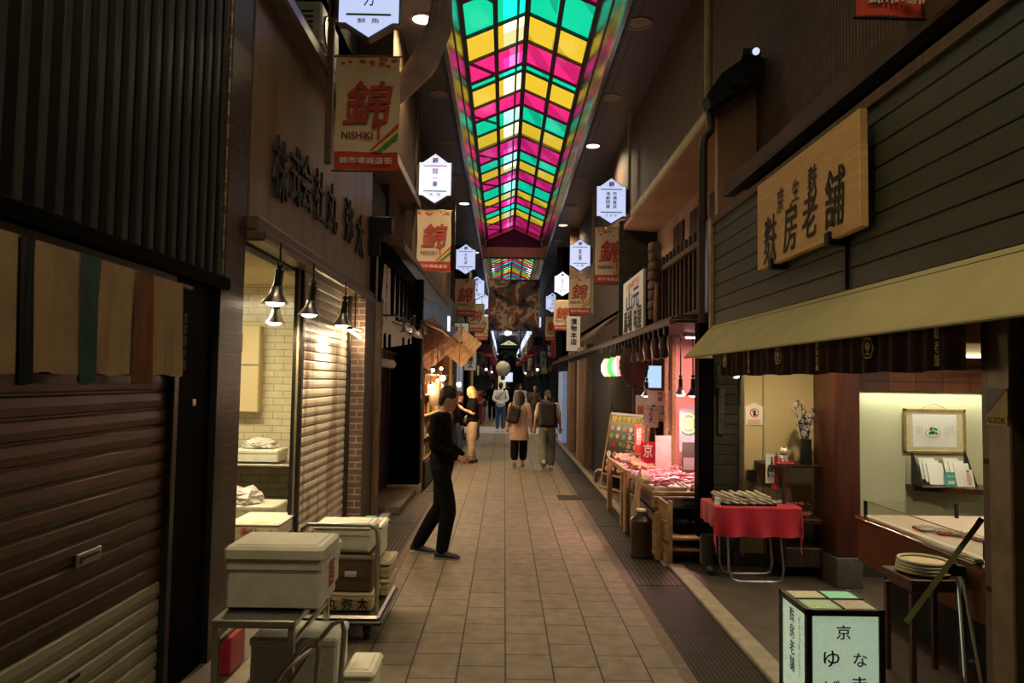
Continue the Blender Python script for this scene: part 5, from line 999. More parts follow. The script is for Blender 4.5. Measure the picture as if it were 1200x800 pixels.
# shop fronts beyond
for k, (y0, y1, mt, lb) in enumerate(((15.3,15.7,'old_wood','brown timber pillar just past the dark lattice wall'),(16.9,17.2,'plaster_tan','tan timber pillar behind the walker with the black backpack'),(19.2,19.5,'plaster_tan','thin tan pillar farther down on the right'))):
    one('timber_pillar', M().box(1.7,1.9,y0,y1,0,2.6,mt,.01), lb, 'pillar', 'pillars on the right')
one('side_sign', M().box(1.72,2.15,17.0,17.05,1.96,2.56,'paper',.006).prism(seg((0,0),.1,18,0,1,.7),(1.85,16.995,2.2),X,Z,-Y*.004,'food_b').box(1.75,2.13,16.99,17.0,1.98,2.07,'banner_red').vtext('味楽煮', (2.06,16.99,2.36), X, Z, .06, .3, 'ink', .03), 'white shop sign with an orange bowl on the right, above the walkers', 'sign')
one('side_sign', M().box(1.9,2.15,17.1,17.15,1.7,1.95,'paper',.005).vtext('寿司', (2.02,17.09,1.83), X, Z, .08, .2, 'ink', .03), 'small white sign hanging under the orange bowl sign', 'sign')
one('hanging_board', M().box(1.6,1.95,19.0,19.05,2.6,3.5,'paper',.005).vtext('漬物本店', (1.78,18.99,3.1), X, Z, .16, .7, 'ink', .03), 'tall white hanging board on the right behind the banners', 'sign')
one('daylight_strip', M().box(1.7,1.85,21.5,23.0,.02,2.1,'daylight_glow',.01), 'narrow bluish glowing strip standing for daylight far down on the right', 'shop window')  # glowing box stands in for a slot of daylight
one('shop_awning', M().prism([(0,0),(-.5,-.35),(-.5,-.3),(0,.08)], (2.1,13,3.0), X, Z, Y*2.4, 'old_wood'), 'dark plank awning on the right past the fish stall', 'awning')
# ================================================================== LEFT beyond: lit stall
struct('wall_6', M().box(-2.0,-1.9,12.0,19,-.1,2.9,'plaster_warm').box(-1.9,-1.35,18.9,19,-.1,2.9,'plaster_warm').box(-2.9,-1.35,12.0,19,2.6,2.7,'dark_wood').box(-2.2,-1.4,19,25.3,-.1,3.9,'wall_slate').box(-2.8,-1.33,11.9,12.0,-.1,2.7,'wall_dark'))
sh_ = thing('display_shelves', 'lit wooden display shelves of packed goods behind the man in black', 'shelves', (-1.7,13.2,0))
for y in (12.05,15.2,18.7): obj('upright', M().box(-1.88,-1.3,y,y+.04,0,1.95,'crate_wood'), sh_)
for z in (.5,.85,1.2,1.55,1.9): obj('shelf', M().box(-1.88,-1.28,12.05,18.74,z-.02,z,'crate_wood',.003), sh_)
obj('front_panel', M().box(-1.32,-1.26,12.05,18.74,.02,.46,'black_matte',.01), sh_)
rr = random.Random(17); protos = {}
kinds = [('jar','paper','glass jar of pale pickles on the lit shelves'),('packet','food_a','brown food packet on the lit shelves'),('carton','banner_red','small red carton on the lit shelves'),('pouch','menu_green','green food pouch on the lit shelves')]
for z in (.5,.85,1.2,1.55):
    y = 12.2
    while y < 18.6:
        k = rr.choice((0,0,1,2,1,3)); n, mt, lb = kinds[k]; p = (-1.4+rr.uniform(-.03,.05), y, z)
        if k not in protos:
            m = M()
            if k == 0: m.lathe([(.04,0),(.045,.01),(.045,.12),(.035,.14),(.035,.16),(0,.161)], (0,0,0), mt, 14)
            elif k == 1: m.prism([(-.06,0),(.06,0),(.065,.1),(.055,.2),(-.055,.2),(-.065,.1)], (0,.02,0), Y, Z, X*.04, mt)
            elif k == 2: m.box(-.04,.04,-.05,.05,0,.17,mt,.004).box(.04,.042,-.04,.04,.05,.12,'paper')
            else: m.prism([(-.05,0),(.05,0),(.06,.12),(.045,.19),(-.045,.19),(-.06,.12)], (0,.02,0), Y, Z, X*.05, mt)
            protos[k] = one(n, m, lb, n, lb.split(' on ')[0]+'s'); protos[k].location = p
        else: copy(protos[k], p, rz=rr.uniform(-.3,.3))
        y += rr.uniform(.16,.24)
lbs = ['nearest the dark fin wall, low','high on the left','brightest, in the middle','just right of the brightest','lowest on the left','far right, by the blonde woman']
for k, (u, v, y) in enumerate(((507,434,13.0),(517,432,14.2),(519,443,13.6),(513,446,14.6),(505,453,12.6),(538,450,15.6))):
    x = (u-591)/860*y; z = 1.8+(445-v)/860*y
    t = thing('hanging_bulb', 'glowing bare bulb over the lit goods stall, '+lbs[k], 'light bulb', (x,y,z), 'bulbs over the lit goods stall')
    obj('globe', M().ball((x,y,z), .05 if k in (2,5) else .032, 'bulb'), t); obj('cord', M().tube([(x,y,z+.03),(x,y,2.6)], .005, 'black').tube([(x,y,z+.03),(x,y,z+.07)], .018, 'black'), t)
    light('lamp','POINT',(x,y,z-.07),45 if k in (2,5) else 26,(1,.62,.32),.05,t)
one('square_board', M().box(-1.3,-1.05,12.75,12.78,1.35,1.62,'fascia',.005).tube([(-1.17,12.76,1.6),(-1.17,12.76,2.6)], .005, 'black'), 'plain brown square board hanging before the lit goods stall', 'board')
one('wooden_post', M().box(-1.28,-1.22,17.0,17.06,0,2.6,'crate_wood',.004), 'orange lit wooden post inside the goods stall', 'post')
# wooden ema shaped boards over the stall
for k, (x, y, z, w_, h, rot, lb) in enumerate(((-.98,16.6,2.55,.7,.62,.9,'big slanted planked wooden board with a small knob above the blonde woman'),(-1.42,14.6,2.45,.8,.6,.75,'dark wooden board leaning over the goods stall'),(-1.55,13.2,2.5,.9,.55,.5,'brown wooden board nearest the white and black shop front'))):
    t = thing('wooden_board', lb, 'board', (x,y,z), 'slanted wooden boards over the goods stall'); c_, s_ = math.cos(rot), math.sin(rot); r = Vector((c_,0,s_)); u = Vector((-s_,0,c_)); m = M()
    for i in range(6): m.prism([(-w_/2,-h/2+h*i/6+.004),(w_/2,-h/2+h*i/6+.004),(w_/2,-h/2+h*(i+1)/6),(-w_/2,-h/2+h*(i+1)/6)], (x,y,z), r, u, Y*.04, 'plank_wood' if k == 0 else 'board_brown')
    obj('planks', m, t); obj('batten', M().prism([(-.04,-h/2),(.04,-h/2),(.04,h/2),(-.04,h/2)], (x,y-.03,z), r, u, Y*.03, 'crate_wood' if k == 0 else 'old_wood'), t); obj('hanger', M().tube([(x,y,z+.2),(x-.05,y,z+.7)], .008, 'black').ball((x,y-.04,z+.1), .03, 'old_wood'), t)
one('plank_canopy', M().prism([(0,0),(.85,-.33),(.85,-.28),(0,.06)], (-1.9,12.0,2.95), X, Z, Y*5, 'board_brown'), 'sloping plank canopy above the lit goods stall', 'canopy')
one('star_sign', M().box(-1.35,-.97,19.4,19.46,2.62,3.3,'paper',.006).box(-1.38,-.94,19.41,19.47,2.58,3.34,'black').vtext('大丹波', (-1.16,19.39,2.97), X, Z, .16, .58, 'ink', .04), 'white framed sign with three black characters under the left banner', 'sign')
one('side_sign', M().box(-1.2,-.85,21.9,21.95,2.1,2.75,'paper',.006).vtext('伊豫又', (-1.02,21.89,2.43), X, Z, .15, .55, 'ink', .04), 'white sign with black characters farther down on the left', 'sign')
one('daylight_panel', M().box(-1.42,-1.34,20.0,23.5,.3,2.8,'daylight_glow',.01), 'pale blue glowing panel standing for daylight beyond the blonde woman', 'shop window')  # emission imitates daylight entering at the side street
one('slate_post', M().box(-1.42,-1.25,19.0,19.3,0,3.2,'wall_slate',.01), 'slate grey post beyond the goods stall', 'post')
one('pale_pipe', M().tube([(-1.1,24.8,0),(-1.1,24.8,3.2)], .05, 'beige_trim', 10), 'thin pale pipe at the corner of the side street on the left', 'pipe')
one('small_sign', M().box(-1.36,-1.31,17.2,17.5,2.95,3.3,'lightbox_far').vtext('京都',(-1.3,17.35,3.12),Y,Z,.1,.3,'blue_ink',.03), 'tiny bluish lit sign above the goods stall', 'sign')
# ================================================================== BANNERS AND LANTERNS
def banner(x, y, z1, lab, side, far=False, w_=.6, h=1.08):
    t = thing('street_banner', lab, 'banner', (x,y,z1), 'market banners'); z0 = z1-h; ph = x*3+y
    def P(u, v): return Vector((x-w_/2+w_*u+.006*math.sin(9*v+ph), y+.014*math.sin(7*u+ph+3*v)*(1-v*.6), z0+h*v))
    m = M()
    def patch(u0,u1,v0,v1,mt,nu=8,nv=4): m.sheet(lambda a,b: P(u0+(u1-u0)*a, v0+(v1-v0)*b), nu, nv, mt, thick=.002)
    patch(0,1,.16,1,'banner_cloth',10,12); patch(0,1,0,.16,'banner_red',10,3)
    if not far:
        rr = random.Random(int(y*10))
        for k in range(16):
            a, b = rr.uniform(.04,.94), 1-abs(rr.gauss(0,.05))-.015; s = rr.uniform(.025,.06)
            m.prism(seg((0,0),s*.6,6,rr.random()*3,1.3,.8), P(a,b)-Y*.004, X, Z, -Y*.001, 'banner_orange' if k%3 else 'banner_peach')
    def S(a, b, off=.006): p = P(a,b); p.y = y-.014-off; return p
    for k, mt in enumerate(('red_ink','yellow_ink','green_ink')):
        o = .055*k; m.add([S(.56+o,.165),S(.605+o,.165),S(1,.385-o*.9),S(1,.42-o*.9)][::-1], [(0,1,2,3)], mt)
    m.text('錦', S(.5,.58), X, Z, w_*.76, h*.4, 'sign_red', .016, 0, .18)
    m.box(S(.66,0).x, S(.7,0).x, y-.022, y-.02, z0+h*.27, z0+h*.45, 'sign_red')
    m.text('NISHIKI', S(.36,.3), X, Z, w_*.48, .065, 'dark_red', .03)
    m.htext('錦市場商店街', S(.5,.08), X, Z, w_*.84, .062, 'white_ink', .02)
    obj('cloth', m, t)
    sgn = 1 if side == 'right' else -1
    obj('rods', M().tube([(x-w_/2-.02,y,z1+.01),(x+w_/2+.02,y,z1+.01)], .01, 'brass', 8).tube([(x-w_/2-.02,y,z0-.01),(x+w_/2+.02,y,z0-.01)], .009, 'dark_metal', 8).tube([(x,y+.02,z1+.01),(x+sgn*.36,y+.02,z1+.01)], .008, 'dark_metal'), t)
    return t
def lantern(x, y, z0, lab, side, texts, pole=True):
    """z0 = lower tip"""
    t = thing('lantern_signboard', lab, 'sign', (x,y,z0), 'six sided lit shop signs'); sgn = 1 if side == 'right' else -1
    w_, h, a = .56, .88, .16; poly = [(0,0),(w_/2-.06,a-.02),(w_/2-.0,a-.02),(w_/2,a),(w_/2,h-a),(w_/2-.06,h-a),(0,h),(-w_/2+.06,h-a),(-w_/2,h-a),(-w_/2,a),(-w_/2,a-.02),(-w_/2+.06,a-.02)]
    obj('light_box', M().prism(poly, (x,y-.07,z0), X, Z, Y*.14, 'lightbox'), t)
    p2 = [(q[0]*1.06, (q[1]-h/2)*1.04+h/2) for q in poly]
    obj('housing', M().prism(p2, (x,y-.055,z0), X, Z, Y*.11, 'lantern_case').box(x-sgn*-.28 if 0 else x+sgn*.28, x+sgn*.36, y-.03, y+.03, z0+.2, z0+.68, 'lantern_case'), t)
    yf = y-.073; m = M().box(x-.21,x+.21,yf,yf+.002,z0+.655,z0+.672,'red_ink').box(x-.21,x+.21,yf,yf+.002,z0+.2,z0+.22,'green_ink')
    m.text('錦', (x,yf,z0+.765), X, Z, .1, .1, 'ink', .03)
    n = len(texts)-1
    for k, s in enumerate(texts[:-1]): m.vtext(s, (x+(k-(n-1)/2)*-.13,yf,z0+.45), X, Z, .08 if n > 1 else .09, .34, 'lantern_ink', .02, .15)
    m.htext(texts[-1], (x,yf,z0+.15), X, Z, .26, .05, 'ink', .01, .4)
    obj('lettering', m, t)
    if pole: one('sign_pole', M().box(x+sgn*.36-.03, x+sgn*.36+.03, y-.03, y+.03, z0-1.2, ZC, 'beige_trim' if side == 'right' else 'old_wood', .006), 'square sign pole from the ceiling on the %s' % lab.split(' on the ')[1], 'pole', 'sign poles')
    return t
LBL = ['nearest the camera','second from the camera','third from the camera','fourth from the camera','fifth from the camera']
for k, (x, y, tx) in enumerate(((-1.33,6.8,('魚力','鮮魚')),(-1.29,12.95,('岡一菓','本店')),(-1.2,21.6,('大丹波','のり')),(-1.12,28.3,('津之喜','酒舗')),(-1.08,33.4,('三木','鶏卵')))):
    banner(x, y, 4.83-(.03*k), 'cream market banner with one big red character on the left side, %s' % LBL[k], 'left', k > 2)
    lantern(x, y, 4.93 if k else 5.0, 'six sided white lit shop sign on the left side, %s' % LBL[k], 'left', tx)
for k, (x, y, tx) in enumerate(((2.03,3.56,None),(2.03,14.2,('市場直送','海鮮問屋','さかな')),(2.06,20.4,('素藤','京都')),(2.05,26.5,('まるいち','麺'[:1]+'処')),(2.1,32.9,('千波','昆布')))):
    banner(x, y, 4.83-.03*k-(.1 if k == 0 else 0), ('cream market banner on the right side, only its red lower edge in the picture' if k == 0 else 'cream market banner with one big red character on the right side, %s' % LBL[k-1]), 'right', k > 2)
    if tx: lantern(x, y, 4.9, 'six sided white lit shop sign on the right side, %s' % LBL[k-1], 'right', tx)
# far rows, small: one kind built, then copied
def far_pair(x, y, k, side):
    lab = 'far small white lit sign in the long %s hand row' % side
    global FL, FB
    if FL is None:
        w_, h = .5, .85; FL = one('far_lit_sign', M().prism([(0,-.5*h),(w_/2,-.32*h),(w_/2,.32*h),(0,.5*h),(-w_/2,.32*h),(-w_/2,-.32*h)], (0,-.06,0), X, Z, Y*.12, 'lightbox_far'), lab, 'sign', 'far lit signs')
        FB = one('far_banner', M().sheet(lambda u, v: (-.3+.6*u, .01*math.sin(7*u), -1.08+1.08*v), 8, 6, 'banner_cloth', thick=.002).box(-.3,.3,-.012,-.008,-1.08,-.9,'banner_red').text('錦', (0,-.014,-.5), X, Z, .46, .46, 'sign_red', .03), 'far cream and red banner in the long %s hand row' % side, 'banner', 'far banners'); FL.location = (x,y,5.35); FB.location = (x,y,4.8); FB['group'] = 'far banners on the left'; FL['group'] = 'far lit signs on the left'
    else:
        copy(FL, (x,y,5.35), lab, 'far lit signs on the '+side); b = copy(FB, (x,y,4.8), 'far cream and red banner in the long %s hand row' % side, 'far banners on the '+side)
FL = FB = None
for side, x in (('left',-1.15),('right',1.9)):
    for k in range(20): far_pair(x, 44+3.1*k, k, side)
# purple pair at start of far rows
for x, s in ((-1.15,'left'),(1.9,'right')):
    b = one('purple_banner', M().sheet(lambda u, v: (x-.35+.7*u, 42+.01*math.sin(8*u), 3.55+1.15*v), 8, 6, 'banner_purple', thick=.003).text('錦', (x,41.98,4.1), X, Z, .5, .5, 'noren_navy', .03), 'faded purple banner at the head of the far %s row' % s, 'banner', 'purple banners')
# hanging artwork: generic painted cloth in the same colours
pt = thing('hanging_tapestry', 'large square painted cloth in brown, cream and rust hanging across the arcade', 'tapestry', (.35,30,4.9))
obj('cloth', M().sheet(lambda u, v: (.35-1.05+2.1*u, 30+.02*math.sin(6*u+2*v), 3.87+2.06*v), 16, 12, 'tapestry', thick=.006), pt)
obj('rods', M().tube([(-.75,30,5.94),(1.45,30,5.94)], .025, 'dark_wood').tube([(-.75,30,3.86),(1.45,30,3.86)], .02, 'dark_wood').tube([(-.6,30,5.94),(-.6,30,ZC)], .008, 'black').tube([(1.3,30,5.94),(1.3,30,ZC)], .008, 'black'), pt)
# small side signs down both sides beyond the crossing
rr = random.Random(44)
for k in range(22):
    sd_ = 'left' if k % 2 else 'right'; y = 30+2.4*k; x = -1.3 if k % 2 else 2.1; w_, h = rr.uniform(.3,.55), rr.uniform(.4,1.0); z = rr.uniform(1.9,2.9); mt = rr.choice(['paper','banner_red','box_cream','plank_wood','banner_orange','navy'])
    m = M().box(x-w_/2,x+w_/2,y,y+.06,z,z+h,mt,.01).vtext(rr.choice(['鮮魚','漬物','京野菜','玉子焼','佃煮','乾物']), (x,y-.003,z+h/2), X, Z, w_*.4, h*.8, 'ink' if mt not in ('navy','banner_red') else 'white_ink', .03)
    one('far_shop_sign', m, 'small projecting shop sign far down the %s side of the arcade' % sd_, 'sign', 'far shop signs on the '+sd_)
for k in range(12):
    sd_ = 'left' if k % 2 else 'right'; y = 31+3.6*k; x0 = -1.45 if k % 2 else 2.0
    one('far_stall_counter', M().box(x0,x0+.25,y,y+2.4,.01,.8,rr.choice(['red_wood','plank_wood','box_cream','cloth_maroon']),.02).box(x0,x0+.25,y,y+2.4,2.2,2.5,rr.choice(['banner_red','awning','cloth_maroon']),.02), 'distant shop counter with a strip awning on the %s side' % sd_, 'counter', 'distant counters on the '+sd_)
# far end
one('shrine_gate_roof', M().prism([(-1.1,0),(0,.62),(1.1,0),(1.0,-.1),(0,.48),(-1.0,-.1)], (.35,66,5.0), X, Z, Y*2, 'old_wood').prism([(-.75,0),(0,.4),(.75,0)], (.35,66.2,5.05), X, Z, Y*.3, 'cream_lit').box(-.7,1.4,66.1,66.4,4.75,4.9,'leaf').ball((.35,66.1,5.2), .08, 'box_cream').box(-.72,-.6,66.5,67,4.3,ZC,'dark_wood').box(1.3,1.42,66.5,67,4.3,ZC,'dark_wood'), 'distant gabled wooden roof with a pale lit gable at the end of the arcade', 'roof')
rr = random.Random(30); fo = M()
for k in range(60):
    a = Vector((.35+rr.gauss(0,.5), 65+rr.uniform(-1,1), 3.9+rr.gauss(0,.3))); fo.ball(a, rr.uniform(.08,.2), 'leaf', 7, 5)
one('hanging_greenery', fo, 'dark green foliage hanging under the distant gabled roof', 'foliage')
struct('wall_far', M().box(-6,6,YE,YE+.2,-.1,9,'wall_brown').box(-.9,.2,YE-.4,YE,.0,2.6,'cream_lit'))
one('round_lantern', M().ball((-.06,31,2.3), .32, 'paper', 18, 12, (1,1,1.05)).ball((-.06,31,1.92), .1, 'soffit_red').tube([(-.06,31,2.6),(-.06,31,3.9)], .01, 'black'), 'large round pale paper lantern hanging over the walkers down the arcade', 'lantern')
one('far_stall', M().box(-1.45,-.9,30,36,.0,.9,'red_wood',.02).box(-1.45,-1.0,30,36,.9,1.3,'banner_red').box(-1.45,-1.2,31,38,2.0,2.4,'cloth_maroon'), 'dark red shop front across the side street on the left', 'shop front')
one('side_bench', M().box(-1.3,-.75,22.2,23.4,.5,.54,'old_wood').box(-1.28,-1.24,22.25,22.3,0,.5,'old_wood').box(-.8,-.76,22.25,22.3,0,.5,'old_wood').box(-.8,-.76,23.3,23.35,0,.5,'old_wood').box(-1.28,-1.24,23.3,23.35,0,.5,'old_wood').box(-1.2,-.85,22.4,23.2,.54,.7,'box_cream',.02), 'low dark display bench on the left before the side street', 'bench')
for k, (x, y) in enumerate(((-1.0,40),(1.7,38),(-.9,52),(1.6,56),(.4,70))):
    one('shop_lamp', M().ball((x,y,2.4), .07, 'bulb_soft').tube([(x,y,2.45),(x,y,ZC)], .01, 'black'), 'small glowing lamp far down the arcade, %s' % ['left before the far rows','right before the far rows','left among the far banners','right among the far banners','last one in the middle'][k], 'lamp', 'far shop lamps')
one('far_window', M().box(-.2,.9,80,80.1,1.7,2.7,'lightbox_far'), 'bright bluish shop front at the far end of the street', 'shop window')
for k, y in enumerate((54,68,84)):  # fill lights added to brighten the far arcade, each given a diffuser
    t = thing('far_fill_light', 'added round fill light in the far arcade, %s' % ['nearest','middle','farthest'][k], 'ceiling light', (.3,y,ZC-.02), 'added fill lights')
    obj('diffuser', M().lathe([(.3,0),(.3,-.05),(0,-.07)], (.3,y,ZC-.02), 'lightbox_far', 20), t); light('lamp','POINT',(.3,y,ZC-.5),300,(.8,.85,1),.3,t)
# ================================================================== PEOPLE
def remesh(mb, vox, mt_default, smooth=4):
    me = bpy.data.meshes.new('tmp'); me.from_pydata([tuple(v) for v in mb.v], [], mb.f); me.update()
    o = bpy.data.objects.new('tmp', me); COL.objects.link(o)
    r = o.modifiers.new('r','REMESH'); r.mode = 'VOXEL'; r.voxel_size = vox; r.use_smooth_shade = True
    s = o.modifiers.new('s','SMOOTH'); s.iterations = smooth; s.factor = .5
    dg = bpy.context.evaluated_depsgraph_get(); dg.update(); m2 = bpy.data.meshes.new_from_object(o.evaluated_get(dg)); bpy.data.objects.remove(o)
    m = M(); m.add([v.co.copy() for v in m2.vertices], [tuple(p.vertices) for p in m2.polygons], mt_default, True); return m
def limb(m, pts, rs, n=14):
    # resample a smooth tapered limb with rounded ends
    P = [Vector(p) for p in pts]; Q = []; rr_ = []
    for i in range(len(P)-1):
        for k in range(6):
            t = k/6; p0, p1, p2, p3 = P[max(i-1,0)], P[i], P[i+1], P[min(i+2,len(P)-1)]
            q = .5*((2*p1)+(p2-p0)*t+(2*p0-5*p1+4*p2-p3)*t*t+(3*p1-p0-3*p2+p3)*t**3); Q.append(q); rr_.append(rs[i]+(rs[i+1]-rs[i])*t)
    Q.append(P[-1]); rr_.append(rs[-1]); m.tube(Q, rr_, 'skin', n); m.ball(P[0], rs[0], 'skin', 12, 8); m.ball(P[-1], rs[-1], 'skin', 12, 8)
def rings(m, rs, n=20):
    """rs: (centre, rx, ry, yaw)"""
    vs = []; fs = []
    for c, rx, ry, yaw in rs:
        for k in range(n):
            a = 2*PI*k/n; x, y = math.cos(a)*rx, math.sin(a)*ry; vs.append(Vector(c)+Vector((x*math.cos(yaw)-y*math.sin(yaw), x*math.sin(yaw)+y*math.cos(yaw), 0)))
    for i in range(len(rs)-1):
        for k in range(n): fs.append((i*n+k, i*n+(k+1)%n, (i+1)*n+(k+1)%n, (i+1)*n+k))
    fs += [tuple(range(n))[::-1], tuple(range((len(rs)-1)*n, len(rs)*n))]; m.add(vs, fs, 'skin', True)
def person(label, loc, yaw, H=1.75, pose=None, top='cloth_black', bottom='cloth_black', hair='hair_dark', hairlen='short', shoe='shoe_black', sleeve='long', legs='slim', vox=.011, toplen=.9, group=None, leglen=.06, bulk=1):
    """local frame: +y forward, +x right; z up; metres at 1.75 m"""
    p = dict(hipR=(.09,0,.92), kneeR=(.1,.03,.5), ankR=(.1,0,.09), toeR=(0,1), hipL=(-.09,0,.92), kneeL=(-.1,.03,.5), ankL=(-.1,0,.09), toeL=(0,1),
             shR=(.185,0,1.42), elR=(.24,-.03,1.15), wrR=(.25,.05,.9), haR=(0,.15,-1), shL=(-.185,0,1.42), elL=(-.24,-.03,1.15), wrL=(-.25,.05,.9), haL=(0,.15,-1),
             neck=(0,0,1.47), head=(0,.02,1.62), look=(0,1,0), chest=(0,0,1.3), waist=(0,0,1.08))
    p.update(pose or {}); V = {k: Vector(v) for k, v in p.items()}
    b = M(); B = bulk
    def torso(m, e):
        rings(m, [(V['hipR'].lerp(V['hipL'],.5)-Z*.06,.14+e,.1+e,0),(V['hipR'].lerp(V['hipL'],.5)+Z*.03,.165*B+e,.115*B+e,0),(V['waist'],.138*B+e,.098*B+e,0),(V['chest'],.165*B+e,.115*B+e,0),(V['chest'].lerp(V['neck'],.55),.175+e,.095+e,0),(V['neck']-Z*.015,.11+e,.07+e,0),(V['neck']+Z*.01,.055+e*.5,.05+e*.5,0)])
    def arm(m, s, e, upto=1):
        sh, el, wr = V['sh'+s], V['el'+s], V['wr'+s]; mid = sh.lerp(el,.5); fm_ = el.lerp(wr,.45)
        if upto == 1: limb(m, [sh-Z*.01, mid, el, fm_, wr], [.058+e,.05+e,.042+e,.04+e,.029+e])
        else: limb(m, [sh-Z*.01, mid, sh.lerp(el,.75)], [.06+e,.056+e,.055+e])
    def leg_(m, s, e, cut=0, wide=0):
        h, k, a = V['hip'+s], V['knee'+s], V['ank'+s]; th = h.lerp(k,.45); cf = k.lerp(a,.33)-Vector((0,.012,0)); end = k.lerp(a, 1-cut)
        limb(m, [h-Z*.02, th, k, cf.lerp(k,0) if not cut else k.lerp(end,.35), end], [.088*B+e+wide*.1,.076*B+e+wide*.4,.054+e+wide*.8,.052+e+wide*.9,.036+e+wide])
    torso(b, -.006)
    limb(b, [V['neck']-Z*.03, V['neck'].lerp(V['head'],.6)], [.056,.05])
    # head
    hd = V['head']; lk = V['look'].normalized(); rt = lk.cross(Z).normalized(); up_ = rt.cross(lk)
    def HP(x, y, z): return hd+rt*x+lk*y+up_*z
    hm = M().ball((0,0,0), 1, 'skin', 20, 14)
    b.add([HP(v.x*.074*(1-.12*max(0,-v.z)), v.y*.092-.004+.012*max(0,-v.z), v.z*.115) for v in hm.v], hm.f, 'skin', True)
    b.ball(HP(0,.055,-.085), .036, 'skin', 12, 8); b.add([HP(x,y,z) for x, y, z in ((-.014,.08,-.03),(.014,.08,-.03),(0,.112,-.028),(0,.086,.02),(-.008,.083,.012),(.008,.083,.012))], [(0,1,2),(0,2,4),(1,5,2),(2,5,3),(2,3,4),(0,4,5,1),(3,5,4)], 'skin', True)
    for s in (-1, 1): b.ball(HP(s*.074,-.005,-.01), .018, 'skin', 8, 6, (.5,.9,1.5)); b.ball(HP(s*.03,.076,.012), .014, 'skin', 8, 6)
    b.ball(HP(0,.088,-.052), .014, 'skin', 8, 6, (1.6,.7,.6)); b.ball(HP(0,.1,-.026), .013, 'skin', 10, 8, (.95,1.2,1.3)); b.ball(HP(0,.094,-.008), .01, 'skin', 10, 8, (.8,1,2)); b.ball(HP(0,.078,.03), .03, 'skin', 10, 8, (1.6,.5,.5))
    for s, sg in (('R',1),('L',-1)):
        arm(b, s, -.004); leg_(b, s, -.008)
        a = V['ank'+s]; t = V['toe'+s]; d = Vector((t.x,t.y,0)).normalized() if hasattr(t,'x') else Y
        b.ball(a-Z*.02, .036, 'skin', 10, 7)
        # hand with palm, four fingers and a thumb
        wr = V['wr'+s]; h = V['ha'+s].normalized(); side = h.cross(Vector((0,1,0)) if abs(h.y) < .8 else Z).normalized()*sg
        pn_ = h.cross(side).normalized(); pc_ = wr+h*.05
        limb(b, [wr, wr+h*.03, pc_+h*.025], [.028,.033,.036])
        for i in range(4):
            o_ = side*(.026-.0175*i); l = (.065,.075,.07,.055)[i]; c1 = pc_+h*.03+o_; limb(b, [c1, c1+h*l*.5+pn_*.006, c1+h*l*.85+pn_*.024], [.0105,.0095,.0085], 8)
        limb(b, [wr+h*.03+side*.03, wr+h*.055+side*.052+pn_*.012, wr+h*.085+side*.05+pn_*.028], [.013,.011,.0095], 8)
    root = thing('person', label, 'person', (0,0,0), group)
    obj('body', remesh(b, vox, 'skin', 3), root)
    # top
    t = M(); torso(t, .012)
    if toplen < .9: rings(t, [((0,0,toplen),.235,.175,0),((0,0,.95),.185,.135,0),(V['waist'],.155,.115,0),(V['chest'],.17,.12,0)])
    for s in 'RL':
        if sleeve == 'long': arm(t, s, .011)
        elif sleeve == 'short': arm(t, s, .012, .5)
    obj('top', remesh(t, vox, top, 4), root)
    t = M(); rings(t, [(V['hipR'].lerp(V['hipL'],.5)-Z*.07,.15,.11,0),(V['hipR'].lerp(V['hipL'],.5)+Z*.04,.172*B,.122*B,0),(V['waist']-Z*.04,.15,.108,0)])
    cut = leglen; 
    for s in 'RL': leg_(t, s, .008, cut, .02 if legs == 'slim' else .045 if legs == 'wide' else 0)
    obj('trousers', remesh(t, vox, bottom, 4), root)
    # hair
    hr = M(); hm2 = M().ball((0,0,0), 1, 'skin', 20, 14); e = 1.1
    hr.add([HP(v.x*.084, v.y*.1-.016, v.z*.1+.034) for v in hm2.v], hm2.f, 'skin', True); hr.add([HP(v.x*.077, v.y*.045-.062, v.z*.085-.02) for v in hm2.v], hm2.f, 'skin', True)
    if hairlen in ('bob','long'):
        dn = .2 if hairlen == 'bob' else .36
        for k in range(9):
            a = PI*(.05+.9*k/8); x, y = math.cos(a)*.074, -math.sin(a)*.085-.005; limb(hr, [HP(x*.8,y*.8,.06), HP(x*1.1,y*1.08,-.03), HP(x*1.05,y*1.1,-dn*.75)], [.036,.042,.028], 8)
    elif hairlen == 'ponytail': limb(hr, [HP(0,-.1,.03), HP(0,-.14,-.03), HP(0,-.12,-.14)], [.035,.03,.015], 8)
    obj('hair', remesh(hr, .008, hair, 2), root)
    for s, sg in (('R',1),('L',-1)):
        a = V['ank'+s]; tx, ty = p['toe'+s][0], p['toe'+s][1]; d = Vector((tx,ty,0)).normalized(); sd = Vector((d.y,-d.x,0)); z0 = a.z-.09
        pitch = p['toe'+s][2] if len(p['toe'+s]) > 2 else 0
        m = M(); prof = [(-.07,.035,.07),(-.05,.04,.1),(0,.042,.1),(.05,.042,.075),(.1,.046,.055),(.15,.042,.045),(.185,.025,.03)]; vs = []; fs = []
        for q, w_, hh in prof:
            for k in range(12):
                an = 2*PI*k/12; dz = hh*.5*(1+max(-.8, math.sin(an)))+.008; o_ = a+d*q+sd*math.cos(an)*w_; vs.append(Vector((o_.x,o_.y,z0+dz+max(0,-q+.1)*pitch)))
        for i in range(len(prof)-1):
            for k in range(12): fs.append((i*12+k,i*12+(k+1)%12,(i+1)*12+(k+1)%12,(i+1)*12+k))
        fs += [tuple(range(12))[::-1], tuple(range(len(vs)-12,len(vs)))]; m.add(vs, fs, shoe, True)
        sl_ = M(); sl_.prism([(-.075,0),(.185,0),(.19,.012),(-.075,.012)], a+sd*-.04+Vector((0,0,-a.z+z0+.0)), d, Z, sd*.08, 'sole')
        so_ = obj('shoe', m, root); obj('sole', sl_, so_)
